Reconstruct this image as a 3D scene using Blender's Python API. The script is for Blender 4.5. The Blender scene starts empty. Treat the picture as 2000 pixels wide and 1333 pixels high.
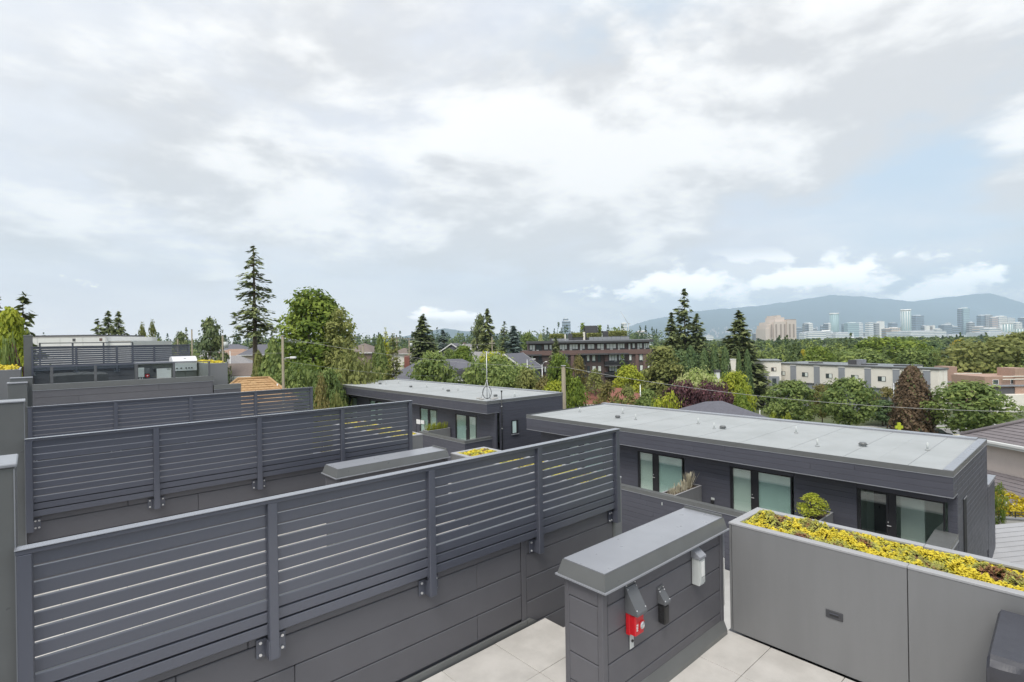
import bpy, bmesh, math, random
import numpy as np
from mathutils import Matrix, Vector

S = bpy.context.scene
COL = S.collection
rad = math.radians

# ------------------------------------------------------------------ camera
# World frame: x runs along the privacy screens (away, to the right), y along the
# row of houses (away, to the left), z = 0 at eye height on the roof deck.
GROUND = -13.5
DECK = -2.9
YAW, ROLL, FPX = rad(47.934), rad(0.93), 1038.6
fw = Vector((math.cos(YAW), math.sin(YAW), 0))
rt = Vector((math.sin(YAW), -math.cos(YAW), 0))
up = Vector((0, 0, 1))
r2 = rt * math.cos(ROLL) - up * math.sin(ROLL)
u2 = rt * math.sin(ROLL) + up * math.cos(ROLL)
cam_data = bpy.data.cameras.new('camera')
cam_data.sensor_width = 36
cam_data.lens = 36 * FPX / 2000
cam_data.clip_start = 0.05
cam_data.clip_end = 60000
cam = bpy.data.objects.new('camera', cam_data)
COL.objects.link(cam)
cam.matrix_world = Matrix(((r2.x, u2.x, -fw.x, 0), (r2.y, u2.y, -fw.y, 0), (r2.z, u2.z, -fw.z, 0), (0, 0, 0, 1)))
S.camera = cam

# ------------------------------------------------------------------ world: sky with broken cloud
SUN_AZ, SUN_EL = rad(205), rad(58)          # direction the light comes from
world = bpy.data.worlds.new('World')
S.world = world
world.use_nodes = True
world.cycles.sampling_method = 'MANUAL'
world.cycles.sample_map_resolution = 512
wt = world.node_tree
wt.nodes.clear()


class NT:
    """small helper to chain shader nodes"""
    def __init__(s, t): s.t = t
    def n(s, kind, **kw):
        nd = s.t.nodes.new(kind)
        for k, v in kw.items(): setattr(nd, k, v)
        return nd
    def put(s, sock, v):
        if isinstance(v, bpy.types.NodeSocket): s.t.links.new(v, sock)
        else: sock.default_value = v
    def m(s, op, a, b=0.0, c=None, clamp=False):
        nd = s.n('ShaderNodeMath', operation=op, use_clamp=clamp)
        s.put(nd.inputs[0], a); s.put(nd.inputs[1], b)
        if c is not None: s.put(nd.inputs[2], c)
        return nd.outputs[0]
    def v(s, op, a, b=(0, 0, 0)):
        nd = s.n('ShaderNodeVectorMath', operation=op)
        s.put(nd.inputs[0], a)
        if op == 'SCALE': s.put(nd.inputs['Scale'], b)
        else: s.put(nd.inputs[1], b)
        return nd.outputs['Value'] if op in ('DOT_PRODUCT', 'LENGTH') else nd.outputs[0]
    def noise(s, vec, scale, detail=6, rough=.55, dist=0.0, lac=2.0):
        nd = s.n('ShaderNodeTexNoise')
        s.put(nd.inputs['Vector'], vec)
        for k, v in (('Scale', scale), ('Detail', detail), ('Roughness', rough), ('Distortion', dist), ('Lacunarity', lac)):
            s.put(nd.inputs[k], v)
        return nd.outputs['Fac'] if 'Fac' in nd.outputs else nd.outputs[0]
    def ramp(s, fac, lo, hi, a=0.0, b=1.0, kind='SMOOTHSTEP'):
        nd = s.n('ShaderNodeMapRange', interpolation_type=kind)
        s.put(nd.inputs['Value'], fac)
        for i, v in ((1, lo), (2, hi), (3, a), (4, b)): s.put(nd.inputs[i], v)
        return nd.outputs[0]
    def mix(s, fac, a, b, blend='MIX'):
        nd = s.n('ShaderNodeMix', data_type='RGBA', blend_type=blend)
        s.put(nd.inputs[0], fac)
        s.put(nd.inputs[6], a if isinstance(a, bpy.types.NodeSocket) else (*a, 1))
        s.put(nd.inputs[7], b if isinstance(b, bpy.types.NodeSocket) else (*b, 1))
        return nd.outputs[2]


def build_sky():
    t = NT(wt)
    d = t.n('ShaderNodeTexCoord').outputs['Generated']
    sep = t.n('ShaderNodeSeparateXYZ'); t.put(sep.inputs[0], d)
    z = t.m('MAXIMUM', sep.outputs[2], 0.0)

    def dirn(px, py):
        v = fw + r2 * ((px - 1000) / FPX) + u2 * ((666.5 - py) / FPX)
        return tuple(v.normalized())

    def lump(px, py, s, a, flat=1.0, d=d):
        """broad swelling (or thinning) of the cloud layer round one direction"""
        dv = t.v('SUBTRACT', d, dirn(px, py))
        if flat != 1.0: dv = t.v('MULTIPLY', dv, (1, 1, flat))
        return t.m('MULTIPLY', t.m('EXPONENT', t.m('MULTIPLY', t.v('DOT_PRODUCT', dv, dv), -1.0 / (s * s))), a)

    def total(ls):
        o = ls[0]
        for l in ls[1:]: o = t.m('ADD', o, l)
        return o
    # clouds flatten and crowd together toward the horizon
    k = t.m('DIVIDE', 1.0, t.m('ADD', t.m('MULTIPLY', z, 1.0), 0.42))
    pl = t.v('MULTIPLY', t.v('SCALE', d, k), (1.0, 1.0, 2.6))
    sky = t.n('ShaderNodeTexSky', sky_type='NISHITA', sun_disc=False, sun_elevation=SUN_EL,
              sun_rotation=math.pi / 2 - SUN_AZ, altitude=60, air_density=1.0, dust_density=2.0, ozone_density=1.0)
    blue = t.mix(1.0, sky.outputs[0], (0.12, 0.12, 0.12), 'MULTIPLY')
    blue = t.mix(0.8, blue, (0.615, 0.745, 0.875))
    # thin high veil
    hn = t.noise(t.v('ADD', pl, (3.1, 7.7, 0)), 1.3, 6, .55, .2)
    hn = t.m('ADD', hn, total([lump(1760, 470, .22, -.16), lump(1080, 60, .20, -.10), lump(1010, 190, .06, -.12), lump(1900, 250, .15, -.05), lump(1000, 640, .5, .12, 3), lump(350, 300, .6, .16)]))
    veil = t.mix(t.ramp(t.noise(t.v('ADD', pl, (9.1, 2.2, 1)), 1.9, 6, .55, .3), .32, .66), (0.69, 0.715, 0.785), (0.84, 0.855, 0.895))
    c = t.mix(t.m('MULTIPLY', t.ramp(hn, .24, .56), .95), blue, veil)
    # main cumulus sheet
    BANK = [(1230, 320, .20, .20), (980, 370, .16, .17), (1480, 220, .20, .12), (1800, 110, .22, .17), (640, 430, .20, .12, 1.8), (1000, 470, .10, .08, 2),
            (200, 330, .30, .06, 2), (1700, 500, .22, -.14), (1040, 40, .18, -.07), (640, 150, .25, .03), (300, 600, .30, -.04, 3), (1990, 330, .07, .2), (1420, 560, .12, -.1), (330, 420, .3, .05, 2.5), (1560, 350, .14, .08, 2)]

    def field(v, dd):
        return t.m('ADD', t.noise(v, 1.55, 8, .55, .15), total([lump(*l, d=dd) if len(l) > 4 else lump(*l, 1.0, dd) for l in BANK]))
    p1 = t.v('ADD', pl, (5.3, 1.9, 4.4))
    n1 = field(p1, d)
    n2 = field(t.v('ADD', p1, (0.0, 0.0, .15)), t.v('ADD', d, (0, 0, .055)))
    dens = t.ramp(n1, .46, .63)
    lit = t.ramp(t.m('SUBTRACT', n1, n2), -.075, .085)
    base = t.mix(lit, (0.675, 0.677, 0.69), (1.01, 1.005, 0.995))
    base = t.mix(t.m('MULTIPLY', t.ramp(n1, .62, .86), .25), base, (0.86, 0.86, 0.855))
    c = t.mix(dens, c, base)
    # low far cumulus standing along the horizon hills
    band = t.m('MULTIPLY', t.ramp(z, .03, .06), t.ramp(z, .16, .10))
    lowk = total([lump(1510, 575, .12, .28, 1.8), lump(1350, 600, .11, .22, 2), lump(1890, 556, .13, .10, 3), lump(860, 632, .08, .14, 4), lump(650, 560, .3, -.10), lump(150, 560, .35, -.12)])
    pw = t.v('MULTIPLY', d, (1, 1, 1.9))
    q1 = t.m('ADD', t.noise(t.v('ADD', pw, (1.7, 0, 8.2)), 9.0, 7, .55, .1), lowk)
    q2 = t.m('ADD', t.noise(t.v('ADD', pw, (1.7, 0, 8.245)), 9.0, 7, .55, .1), lowk)
    ld = t.m('MULTIPLY', t.ramp(q1, .535, .63), band)
    lc = t.mix(t.ramp(t.m('SUBTRACT', q1, q2), -.07, .08), (0.98, 0.98, 1.0), (1.75, 1.71, 1.67))
    # pale veil toward the horizon
    hz = t.m('POWER', t.m('SUBTRACT', 1.0, z, clamp=True), 10.0)
    c = t.mix(t.m('MULTIPLY', hz, .72), c, (1.05, 0.99, 0.98))
    c = t.mix(t.m('MULTIPLY', ld, .95), c, lc)
    # below the horizon: what the ground sends back
    c = t.mix(t.ramp(sep.outputs[2], -.03, 0.0), (0.22, 0.23, 0.22), c)
    bg = t.n('ShaderNodeBackground'); t.put(bg.inputs[0], c); bg.inputs[1].default_value = 1.15
    out = t.n('ShaderNodeOutputWorld'); wt.links.new(bg.outputs[0], out.inputs[0])


build_sky()
sd = bpy.data.lights.new('sun', 'SUN')
sd.energy = 3.0
sd.angle = rad(28)
sd.color = (1.0, 0.955, 0.89)
sun = bpy.data.objects.new('sun', sd)
COL.objects.link(sun)
sun.rotation_euler = Vector((math.cos(SUN_AZ) * math.cos(SUN_EL), math.sin(SUN_AZ) * math.cos(SUN_EL), math.sin(SUN_EL))).to_track_quat('Z', 'Y').to_euler()
sun.location = (0, 0, 200)

vs = S.view_settings
vs.view_transform = 'Standard'
vs.look = 'None'
vs.gamma = 1.0
vs.exposure = 0.0
vs.use_curve_mapping = False
S.render.engine = 'CYCLES'
S.cycles.use_denoising = True
S.cycles.max_bounces = 5
S.cycles.diffuse_bounces = 3
S.cycles.transparent_max_bounces = 12
S.cycles.volume_bounces = 2
S.cycles.caustics_reflective = False
S.cycles.caustics_refractive = False

# ------------------------------------------------------------------ materials
MATS = {}


def mat(name, col, rough=.6, metal=0.0, var=.12, scale=6.0, col2=None, bump=0.0, bscale=40.0, spec=.5, det=5, stretch=None, world_space=True, rvar=.06, coat=0.0, orand=0.0):
    """principled paint / stone / metal with mottled colour and fine relief"""
    if name in MATS: return MATS[name]
    m = bpy.data.materials.new(name); m.use_nodes = True
    t = NT(m.node_tree)
    bs = m.node_tree.nodes['Principled BSDF']
    geo = t.n('ShaderNodeNewGeometry').outputs['Position'] if world_space else t.n('ShaderNodeTexCoord').outputs['Object']
    v = geo if stretch is None else t.v('MULTIPLY', geo, stretch)
    n = t.noise(v, scale, det, .6)
    c2 = col2 or tuple(x * .62 for x in col)
    c = t.mix(t.ramp(n, .3, .72), tuple(x * (1 + var) for x in col), tuple(a * (1 - var) + b * var for a, b in zip(col, c2)) if col2 is None else c2)
    if orand:
        k = t.m('ADD', 1 - orand, t.m('MULTIPLY', t.n('ShaderNodeObjectInfo').outputs['Random'], 2 * orand))
        cb = t.n('ShaderNodeCombineColor')
        for q in range(3): t.put(cb.inputs[q], k)
        c = t.mix(1.0, c, cb.outputs[0], 'MULTIPLY')
    t.put(bs.inputs['Base Color'], c)
    bs.inputs['Metallic'].default_value = metal
    bs.inputs['Specular IOR Level'].default_value = spec
    t.put(bs.inputs['Roughness'], t.ramp(t.noise(v, scale * 2.3, 4, .6), .25, .75, max(rough - rvar, .03), min(rough + rvar, 1)))
    if coat: bs.inputs['Coat Weight'].default_value = coat; bs.inputs['Coat Roughness'].default_value = .15
    if bump:
        b = t.n('ShaderNodeBump'); b.inputs['Strength'].default_value = bump; b.inputs['Distance'].default_value = .01
        t.put(b.inputs['Height'], t.noise(geo, bscale, 4, .65))
        t.put(bs.inputs['Normal'], b.outputs[0])
    MATS[name] = m
    return m


def glass(name, tint, refl=.35):
    if name in MATS: return MATS[name]
    m = bpy.data.materials.new(name); m.use_nodes = True
    t = NT(m.node_tree); m.node_tree.nodes.clear()
    tr = t.n('ShaderNodeBsdfTransparent'); tr.inputs[0].default_value = (*tint, 1)
    gl = t.n('ShaderNodeBsdfGlossy'); gl.inputs['Roughness'].default_value = .03
    lw = t.n('ShaderNodeLayerWeight'); lw.inputs[0].default_value = .5
    f = t.m('ADD', t.m('MULTIPLY', t.m('POWER', lw.outputs['Facing'], 4.0), .85), .04 + refl * .2, clamp=True)
    mx = t.n('ShaderNodeMixShader'); t.put(mx.inputs[0], f)
    m.node_tree.links.new(tr.outputs[0], mx.inputs[1]); m.node_tree.links.new(gl.outputs[0], mx.inputs[2])
    o = t.n('ShaderNodeOutputMaterial'); m.node_tree.links.new(mx.outputs[0], o.inputs[0])
    MATS[name] = m
    return m


def leafmat(name, a, b, c=None, rough=.62, tr=.34):
    """foliage: colour differs from leaf to leaf and clump to clump (face attribute 'tint')"""
    if name in MATS: return MATS[name]
    m = bpy.data.materials.new(name); m.use_nodes = True
    t = NT(m.node_tree)
    bs = m.node_tree.nodes['Principled BSDF']
    at = t.n('ShaderNodeAttribute', attribute_name='tint')
    oi = t.n('ShaderNodeObjectInfo')
    f = t.m('ADD', at.outputs['Fac'], t.m('MULTIPLY', t.m('SUBTRACT', oi.outputs['Random'], .5), .25), clamp=True)
    col = t.mix(f, a, b)
    if c is not None: col = t.mix(t.ramp(f, .78, .95), col, c)
    t.put(bs.inputs['Base Color'], col)
    bs.inputs['Roughness'].default_value = rough
    bs.inputs['Specular IOR Level'].default_value = .25
    if tr:
        ts = t.n('ShaderNodeBsdfTranslucent'); t.put(ts.inputs[0], col)
        mx = t.n('ShaderNodeMixShader'); mx.inputs[0].default_value = tr
        out = m.node_tree.nodes['Material Output']
        m.node_tree.links.new(bs.outputs[0], mx.inputs[1]); m.node_tree.links.new(ts.outputs[0], mx.inputs[2])
        m.node_tree.links.new(mx.outputs[0], out.inputs[0])
    MATS[name] = m
    return m


M_SCREEN = mat('charcoal_aluminium', (0.110, 0.118, 0.150), .34, .30, .02, 1.5, spec=.6, rvar=.015, coat=.4, orand=.05)
M_RAILSHEEN = mat('painted_rail_sheen', (0.34, 0.35, 0.385), .24, .55, .03, 2, spec=.7, rvar=.03)  # paler than the screen: sky sheen of the rail top put into the colour
M_SIDE = mat('charcoal_siding', (0.110, 0.109, 0.121), .5, 0, .05, 2.5, bump=.05, bscale=90, orand=.06)
M_SIDE2 = mat('blue_charcoal_siding', (0.076, 0.078, 0.098), .5, 0, .06, 1.2, bump=.05, bscale=60, orand=.07)
M_FLASH = mat('grey_metal_flashing', (0.135, 0.14, 0.139), .33, 0, .08, 3, spec=.6)
M_CAP = mat('pale_grey_metal_cap', (0.27, 0.28, 0.305), .32, 0, .07, 2.5, spec=.6)
M_PLANT = mat('warm_grey_panel', (0.200, 0.202, 0.206), .5, 0, .06, 1.5, bump=.03, bscale=120, orand=.03, stretch=(3, 3, .45))
M_PRIM = mat('planter_rim', (0.36, 0.362, 0.37), .5, 0, .06, 4)
M_PAVE = mat('porcelain_paver', (0.60, 0.575, 0.54), .55, 0, .05, 3.0, col2=(0.50, 0.478, 0.445), bump=.08, bscale=90, det=12, orand=.035)
M_DARK = mat('near_black', (0.02, 0.02, 0.022), .8, 0, .1, 5)
M_BOLT = mat('zinc_bolt', (0.75, 0.75, 0.75), .3, .6, .05, 20)
M_MEMB = mat('pale_roof_membrane', (0.385, 0.402, 0.402), .7, 0, .04, .5, col2=(0.345, 0.362, 0.36), bump=.04, bscale=20, det=10, orand=.015)
M_WHITE = mat('white_paint', (0.78, 0.78, 0.76), .5, 0, .04, 4)
M_SOIL = mat('planting_soil', (0.07, 0.05, 0.035), .95, 0, .3, 30, bump=.6, bscale=80)
M_BLACK = mat('black_plastic', (0.02, 0.02, 0.021), .4, 0, .1, 10)
M_RED = mat('red_enamel', (0.55, 0.012, 0.02), .35, 0, .05, 12)
M_STEEL = mat('stainless_steel', (0.78, 0.78, 0.78), .4, .25, .05, 4, stretch=(1, 1, 12))
M_GLASS = glass('clear_glass', (0.93, 0.98, 0.96), .5)
M_RAILGL = glass('railing_glass', (0.93, 0.97, 0.96), .12)
M_BLIND = mat('pale_green_blind', (0.80, 0.86, 0.80), .8, 0, .03, 2)
M_FROST = mat('frosted_pane', (0.66, 0.82, 0.78), .25, 0, .04, 1, spec=.6)
M_WOODP = mat('weathered_wood_pole', (0.27, 0.235, 0.17), .85, 0, .2, 3, stretch=(6, 6, .6))
M_BARK = mat('tree_bark', (0.11, 0.085, 0.06), .9, 0, .25, 3, bump=.4, bscale=12, stretch=(4, 4, .7))
M_CONC = mat('concrete', (0.42, 0.41, 0.39), .85, 0, .12, 1.2, bump=.1)
M_GREYBOX = mat('light_grey_plastic', (0.52, 0.545, 0.535), .45, 0, .04, 6)


# ------------------------------------------------------------------ object helpers
MESHES = {}


def wpos(o):
    p = Vector((0, 0, 0))
    while o is not None: p = p + o.location; o = o.parent
    return p


def link(o, parent=None):
    COL.objects.link(o)
    if parent is not None: o.parent = parent
    return o


def tag(o, label=None, cat=None, group=None, kind=None):
    if label: o['label'] = label
    if cat: o['category'] = cat
    if group: o['group'] = group
    if kind: o['kind'] = kind
    return o


def thing(name, loc, label, cat, group=None, rz=0.0, kind=None):
    o = bpy.data.objects.new(name, None)
    o.empty_display_size = .2
    o.location = loc
    o.rotation_euler = (0, 0, rz)
    link(o)
    return tag(o, label, cat, group, kind or ('thing' if cat else None))


def from_bm(bm, name, m, smooth=False):
    me = bpy.data.meshes.new(name)
    bm.to_mesh(me); bm.free()
    if isinstance(m, (list, tuple)):
        for x in m: me.materials.append(x)
    else: me.materials.append(m)
    if smooth:
        for p in me.polygons: p.use_smooth = True
    return me


def add(name, me, parent=None, loc=(0, 0, 0), rot=(0, 0, 0), local=False):
    o = bpy.data.objects.new(name, me)
    link(o, parent)
    o.location = Vector(loc) - (wpos(parent) if parent is not None and not local else Vector((0, 0, 0)))
    o.rotation_euler = rot
    return o


def box_mesh(dx, dy, dz, m, bev=0.0):
    key = ('box', round(dx, 4), round(dy, 4), round(dz, 4), m.name, bev)
    if key not in MESHES:
        bm = bmesh.new()
        bmesh.ops.create_cube(bm, size=1.0)
        bmesh.ops.scale(bm, vec=(dx, dy, dz), verts=bm.verts)
        if bev: bmesh.ops.bevel(bm, geom=bm.edges[:], offset=min(bev, dx * .3, dy * .3, dz * .3), segments=1, affect='EDGES', profile=.5)
        MESHES[key] = from_bm(bm, 'box', m)
    return MESHES[key]


def box(name, parent, x0, x1, y0, y1, z0, z1, m, bev=0.0, local=False, rot=(0, 0, 0)):
    return add(name, box_mesh(abs(x1 - x0), abs(y1 - y0), abs(z1 - z0), m, bev), parent,
               ((x0 + x1) / 2, (y0 + y1) / 2, (z0 + z1) / 2), rot, local)


def poly_mesh(verts, faces, m, smooth=False):
    me = bpy.data.meshes.new('poly')
    me.from_pydata([tuple(v) for v in verts], [], faces)
    if isinstance(m, (list, tuple)):
        for x in m: me.materials.append(x)
    else: me.materials.append(m)
    bm = bmesh.new(); bm.from_mesh(me); bmesh.ops.recalc_face_normals(bm, faces=bm.faces); bm.to_mesh(me); bm.free()
    if smooth:
        for p in me.polygons: p.use_smooth = True
    return me


def prism(name, parent, pts, axis, a0, a1, m, local=False):
    """extrude a 2-D outline (the two coordinates other than axis, in xyz order) from a0 to a1"""
    n = len(pts)
    def p3(p, a):
        q = list(p); q.insert('xyz'.index(axis), a); return Vector(q)
    vs_ = [p3(p, a0) for p in pts] + [p3(p, a1) for p in pts]
    c = sum(vs_, Vector()) / len(vs_)
    fs = [list(range(n)), list(range(2 * n - 1, n - 1, -1))] + [[i, (i + 1) % n, n + (i + 1) % n, n + i] for i in range(n)]
    return add(name, poly_mesh([v - c for v in vs_], fs, m), parent, c, local=local)


def cyl_mesh(r, h, m, seg=12, r2_=None):
    key = ('cyl', round(r, 4), round(h, 4), m.name, seg, r2_)
    if key not in MESHES:
        bm = bmesh.new()
        bmesh.ops.create_cone(bm, cap_ends=True, segments=seg, radius1=r, radius2=r if r2_ is None else r2_, depth=h)
        me = from_bm(bm, 'cyl', m)
        for p in me.polygons: p.use_smooth = len(p.vertices) == 4
        MESHES[key] = me
    return MESHES[key]


def tube_mesh(paths, m, seg=6):
    """paths: list of (points, radii)"""
    V, F = [], []
    for pts, rs in paths:
        pts = [Vector(p) for p in pts]
        base = len(V)
        for i, p in enumerate(pts):
            t = (pts[min(i + 1, len(pts) - 1)] - pts[max(i - 1, 0)]).normalized()
            a = t.cross(Vector((.31, .77, .55))).normalized(); b = t.cross(a)
            r = rs[i] if isinstance(rs, (list, tuple)) else rs
            for k in range(seg):
                w = 2 * math.pi * k / seg
                V.append(p + (a * math.cos(w) + b * math.sin(w)) * r)
        for i in range(len(pts) - 1):
            for k in range(seg):
                F.append([base + i * seg + k, base + i * seg + (k + 1) % seg, base + (i + 1) * seg + (k + 1) % seg, base + (i + 1) * seg + k])
        F.append([base + k for k in range(seg)][::-1]); F.append([base + (len(pts) - 1) * seg + k for k in range(seg)])
    me = poly_mesh(V, F, m, True)
    return me


def np_mesh(name, verts, quads, m, tint=None):
    me = bpy.data.meshes.new(name)
    verts = np.asarray(verts, np.float32); quads = np.asarray(quads, np.int32)
    k = quads.shape[1]
    me.vertices.add(len(verts)); me.vertices.foreach_set('co', verts.ravel())
    me.loops.add(quads.size); me.loops.foreach_set('vertex_index', quads.ravel())
    me.polygons.add(len(quads)); me.polygons.foreach_set('loop_start', np.arange(0, quads.size, k, dtype=np.int32))
    me.update(calc_edges=True)
    if tint is not None:
        a = me.attributes.new('tint', 'FLOAT', 'FACE'); a.data.foreach_set('value', np.asarray(tint, np.float32))
    me.materials.append(m)
    return me


def siding(parent, axis, face, out, a0, a1, z0, z1, m, pitch=.225, th=.02, gap=.012, joints=(3.66,), rng=None):
    """boards laid on a wall. axis 'x': the wall runs along x at y = face, boards stand proud toward out (+1/-1)."""
    rng = rng or random.Random(int(abs(face * 100) + abs(z0 * 10)))
    z = z1
    row = 0
    while z > z0 + .03:
        zb = max(z - pitch + gap * .55, z0)
        cuts = [a0]
        p = a0 + (joints[0] * rng.uniform(.25, .95) if a1 - a0 > 2.6 else 99)
        while p < a1 - .4:
            cuts.append(p); p += joints[0]
        cuts.append(a1)
        for i in range(len(cuts) - 1):
            b0, b1 = cuts[i] + (.0015 if i else 0), cuts[i + 1] - (.0015 if i < len(cuts) - 2 else 0)
            dv = rng.uniform(-.001, .001)
            f0, f1 = sorted((face, face + out * (th + dv)))
            if axis == 'x': box('board', parent, b0, b1, f0, f1, zb, z, m, .006)
            else: box('board', parent, f0, f1, b0, b1, zb, z, m, .006)
        z -= pitch
        row += 1


def pz(px, depth):
    """ground position (x, y) of something seen at photo column px at a distance depth"""
    p = fw * depth + rt * ((px - 1000) / FPX * depth)
    return p.x, p.y


def zat(px, py, depth):
    """height at photo row py for a thing at that column and distance"""
    return -(py - (666.5 - (px - 1000) * math.tan(ROLL))) / FPX * depth
# ------------------------------------------------------------------ the row we stand on
UNIT = 4.68
SX0, SX1 = -0.05, 5.19           # the privacy screens run from SX0 to SX1
POSTX = (-0.045, 1.23, 2.545, 3.865, 5.175)
STAIR_X = 3.93
HI = 1.155                       # the far house stands this much higher

blk = thing('row_house', (0, 8, GROUND), 'charcoal row house block carrying the paved roof decks nearest to us', 'house')
zt = DECK - .06
box('wall', blk, -7, STAIR_X, -7, 22.69, GROUND, zt, M_SIDE)
box('wall', blk, STAIR_X, 5.84, -7, 2.56, GROUND, zt, M_SIDE)
box('wall', blk, STAIR_X, 5.84, 4.02, 22.69, GROUND, zt, M_SIDE)
box('wall', blk, STAIR_X, 5.84, 2.56, 4.02, GROUND, -5.4, M_SIDE)
box('wall', blk, -7, 5.84, 22.69, 34.0, GROUND, DECK + HI - .05, M_SIDE)

deck = tag(thing('roof_deck', (2.5, 1, DECK - .06), None, None), None, None, None, 'structure')
box('deck_base', deck, -.12, STAIR_X, -1.75, 3.95, DECK - .058, DECK - .03, M_DARK)
box('deck_base', deck, STAIR_X, 5.1, -1.75, 2.9, DECK - .058, DECK - .03, M_DARK)
rng = random.Random(4)
T = .61
xs = [4.48 - T * k for k in range(-1, 8)]
ys = [2.10 + T * k for k in range(-6, 3)]
for x in xs:
    for y in ys:
        x0, x1, y0, y1 = x - T, x, y, y + T
        x1 = min(x1, 5.095); x0 = max(x0, -.1)
        if x1 - x0 < .05: continue
        if y0 > 2.6 and x0 > 3.2:
            if x0 > 3.8: continue
            x1 = STAIR_X + .02
        g = .0022
        box('paver', deck, x0 + g, x1 - g, y0 + g, y1 - g, DECK - .03, DECK + rng.uniform(-.0015, .001), M_PAVE, .0025)

for i in (1, 2):
    dk = tag(thing('roof_deck', (2.5, 6 + UNIT * (i - 1), DECK - .06), None, None), None, None, None, 'structure')
    yo = UNIT * i
    yb = 4.16 + UNIT * (i - 1)
    ytop = 3.93 + yo if i == 1 else 22.68
    box('deck_base', dk, -.12, 5.1, yb, ytop + .02, DECK - .058, DECK - .03, M_DARK)
    y = yb + .01
    while y < ytop - .1:
        for x in xs:
            x1 = min(x, 5.095); x0 = max(x - T, -.1)
            if x1 - x0 > .05: box('paver', dk, x0 + .0022, x1 - .0022, y + .0022, min(y + T, ytop) - .0022, DECK - .03, DECK + rng.uniform(-.0015, .001), M_PAVE, .0025)
        y += T

st = thing('stair', (STAIR_X, 3.4, DECK - 1.6), 'pale paved stair going down beside the privacy screen wall', 'stair')
for i in range(8):
    xa = STAIR_X + .27 * i
    zz = DECK - .18 * (i + 1)
    box('tread', st, xa - .02, xa + .29, 2.9, 3.90, zz - .03, zz, M_PAVE, .003)
    box('riser', st, xa, xa + .02, 2.9, 3.90, zz - .001, zz + .148, M_PAVE)


def screen(y, z0, label, xs_=POSTX):
    """privacy screen of eleven slats in each bay, its posts bolted to the wall face"""
    t = thing('privacy_screen', (2.5, y, z0 - 2.19), label, 'fence', 'slatted privacy screens between the decks')
    top = z0 - 1.07
    box('top_rail', t, xs_[0] - .035, xs_[-1] + .035, y - .045, y + .02, top - .034, top - .007, M_SCREEN, .004)
    box('rail_top_sheen', t, xs_[0] - .04, xs_[-1] + .04, y - .052, y + .026, top - .0065, top, M_RAILSHEEN, .002)  # added pale plate imitating the bright, sky-reflecting top of the rail
    p = .925 / 11
    for b in range(len(xs_) - 1):
        xa, xb = xs_[b] + .034, xs_[b + 1] - .034
        for i in range(11):
            z1 = top - .035 - p * i
            box('slat', t, xa, xb, y - .012, y + .014, z1 - p + .014, z1, M_SCREEN, .0025)
        # thin end channel carrying the slats, with its screws
        for xx, s in ((xa - .004, 1), (xb - .002, -1)):
            box('channel', t, xx, xx + .006, y - .020, y + .012, top - .96, top - .04, M_SCREEN)
    bolt = cyl_mesh(.0105, .012, M_BOLT, 8)
    for k, x in enumerate(xs_):
        box('post', t, x - .032, x + .032, y - .045, y + .018, top - 1.12, top - .033, M_SCREEN, .004)
        sides = (-1, 1) if 0 < k < len(xs_) - 1 else ((-1,) if k else (1,))
        for s in sides:
            xp = x + s * .066
            br = box('bracket', t, xp - .034, xp + .034, y + .036, y + .046, z0 - 2.185, z0 - 2.055, M_SCREEN, .002)
            box('bracket_web', t, x + s * .0325, x + s * .0385, y - .04, y + .036, z0 - 2.185, z0 - 2.055, M_SCREEN)
            for dz in (-.042, .042):
                for dx in ((-.017, .017) if k in (0, len(xs_) - 1) else (.008 * s,)):
                    add('bolt', bolt, br, (xp + dx, y + .031, z0 - 2.12 + dz), (rad(90), 0, 0))
    return t


SCREENL = ['nearest and largest charcoal slatted privacy screen across the foreground',
           'charcoal slatted privacy screen second from us, beyond the nearest one',
           'charcoal slatted privacy screen third from us, in front of the low capped wall']
for i in range(3):
    screen(3.92 + UNIT * i, 0, SCREENL[i])
screen(27.32, HI, 'farthest slatted privacy screen, on the raised deck behind the steel barbecue', (.0, 1.3, 2.6, 3.9, 5.2))

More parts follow.
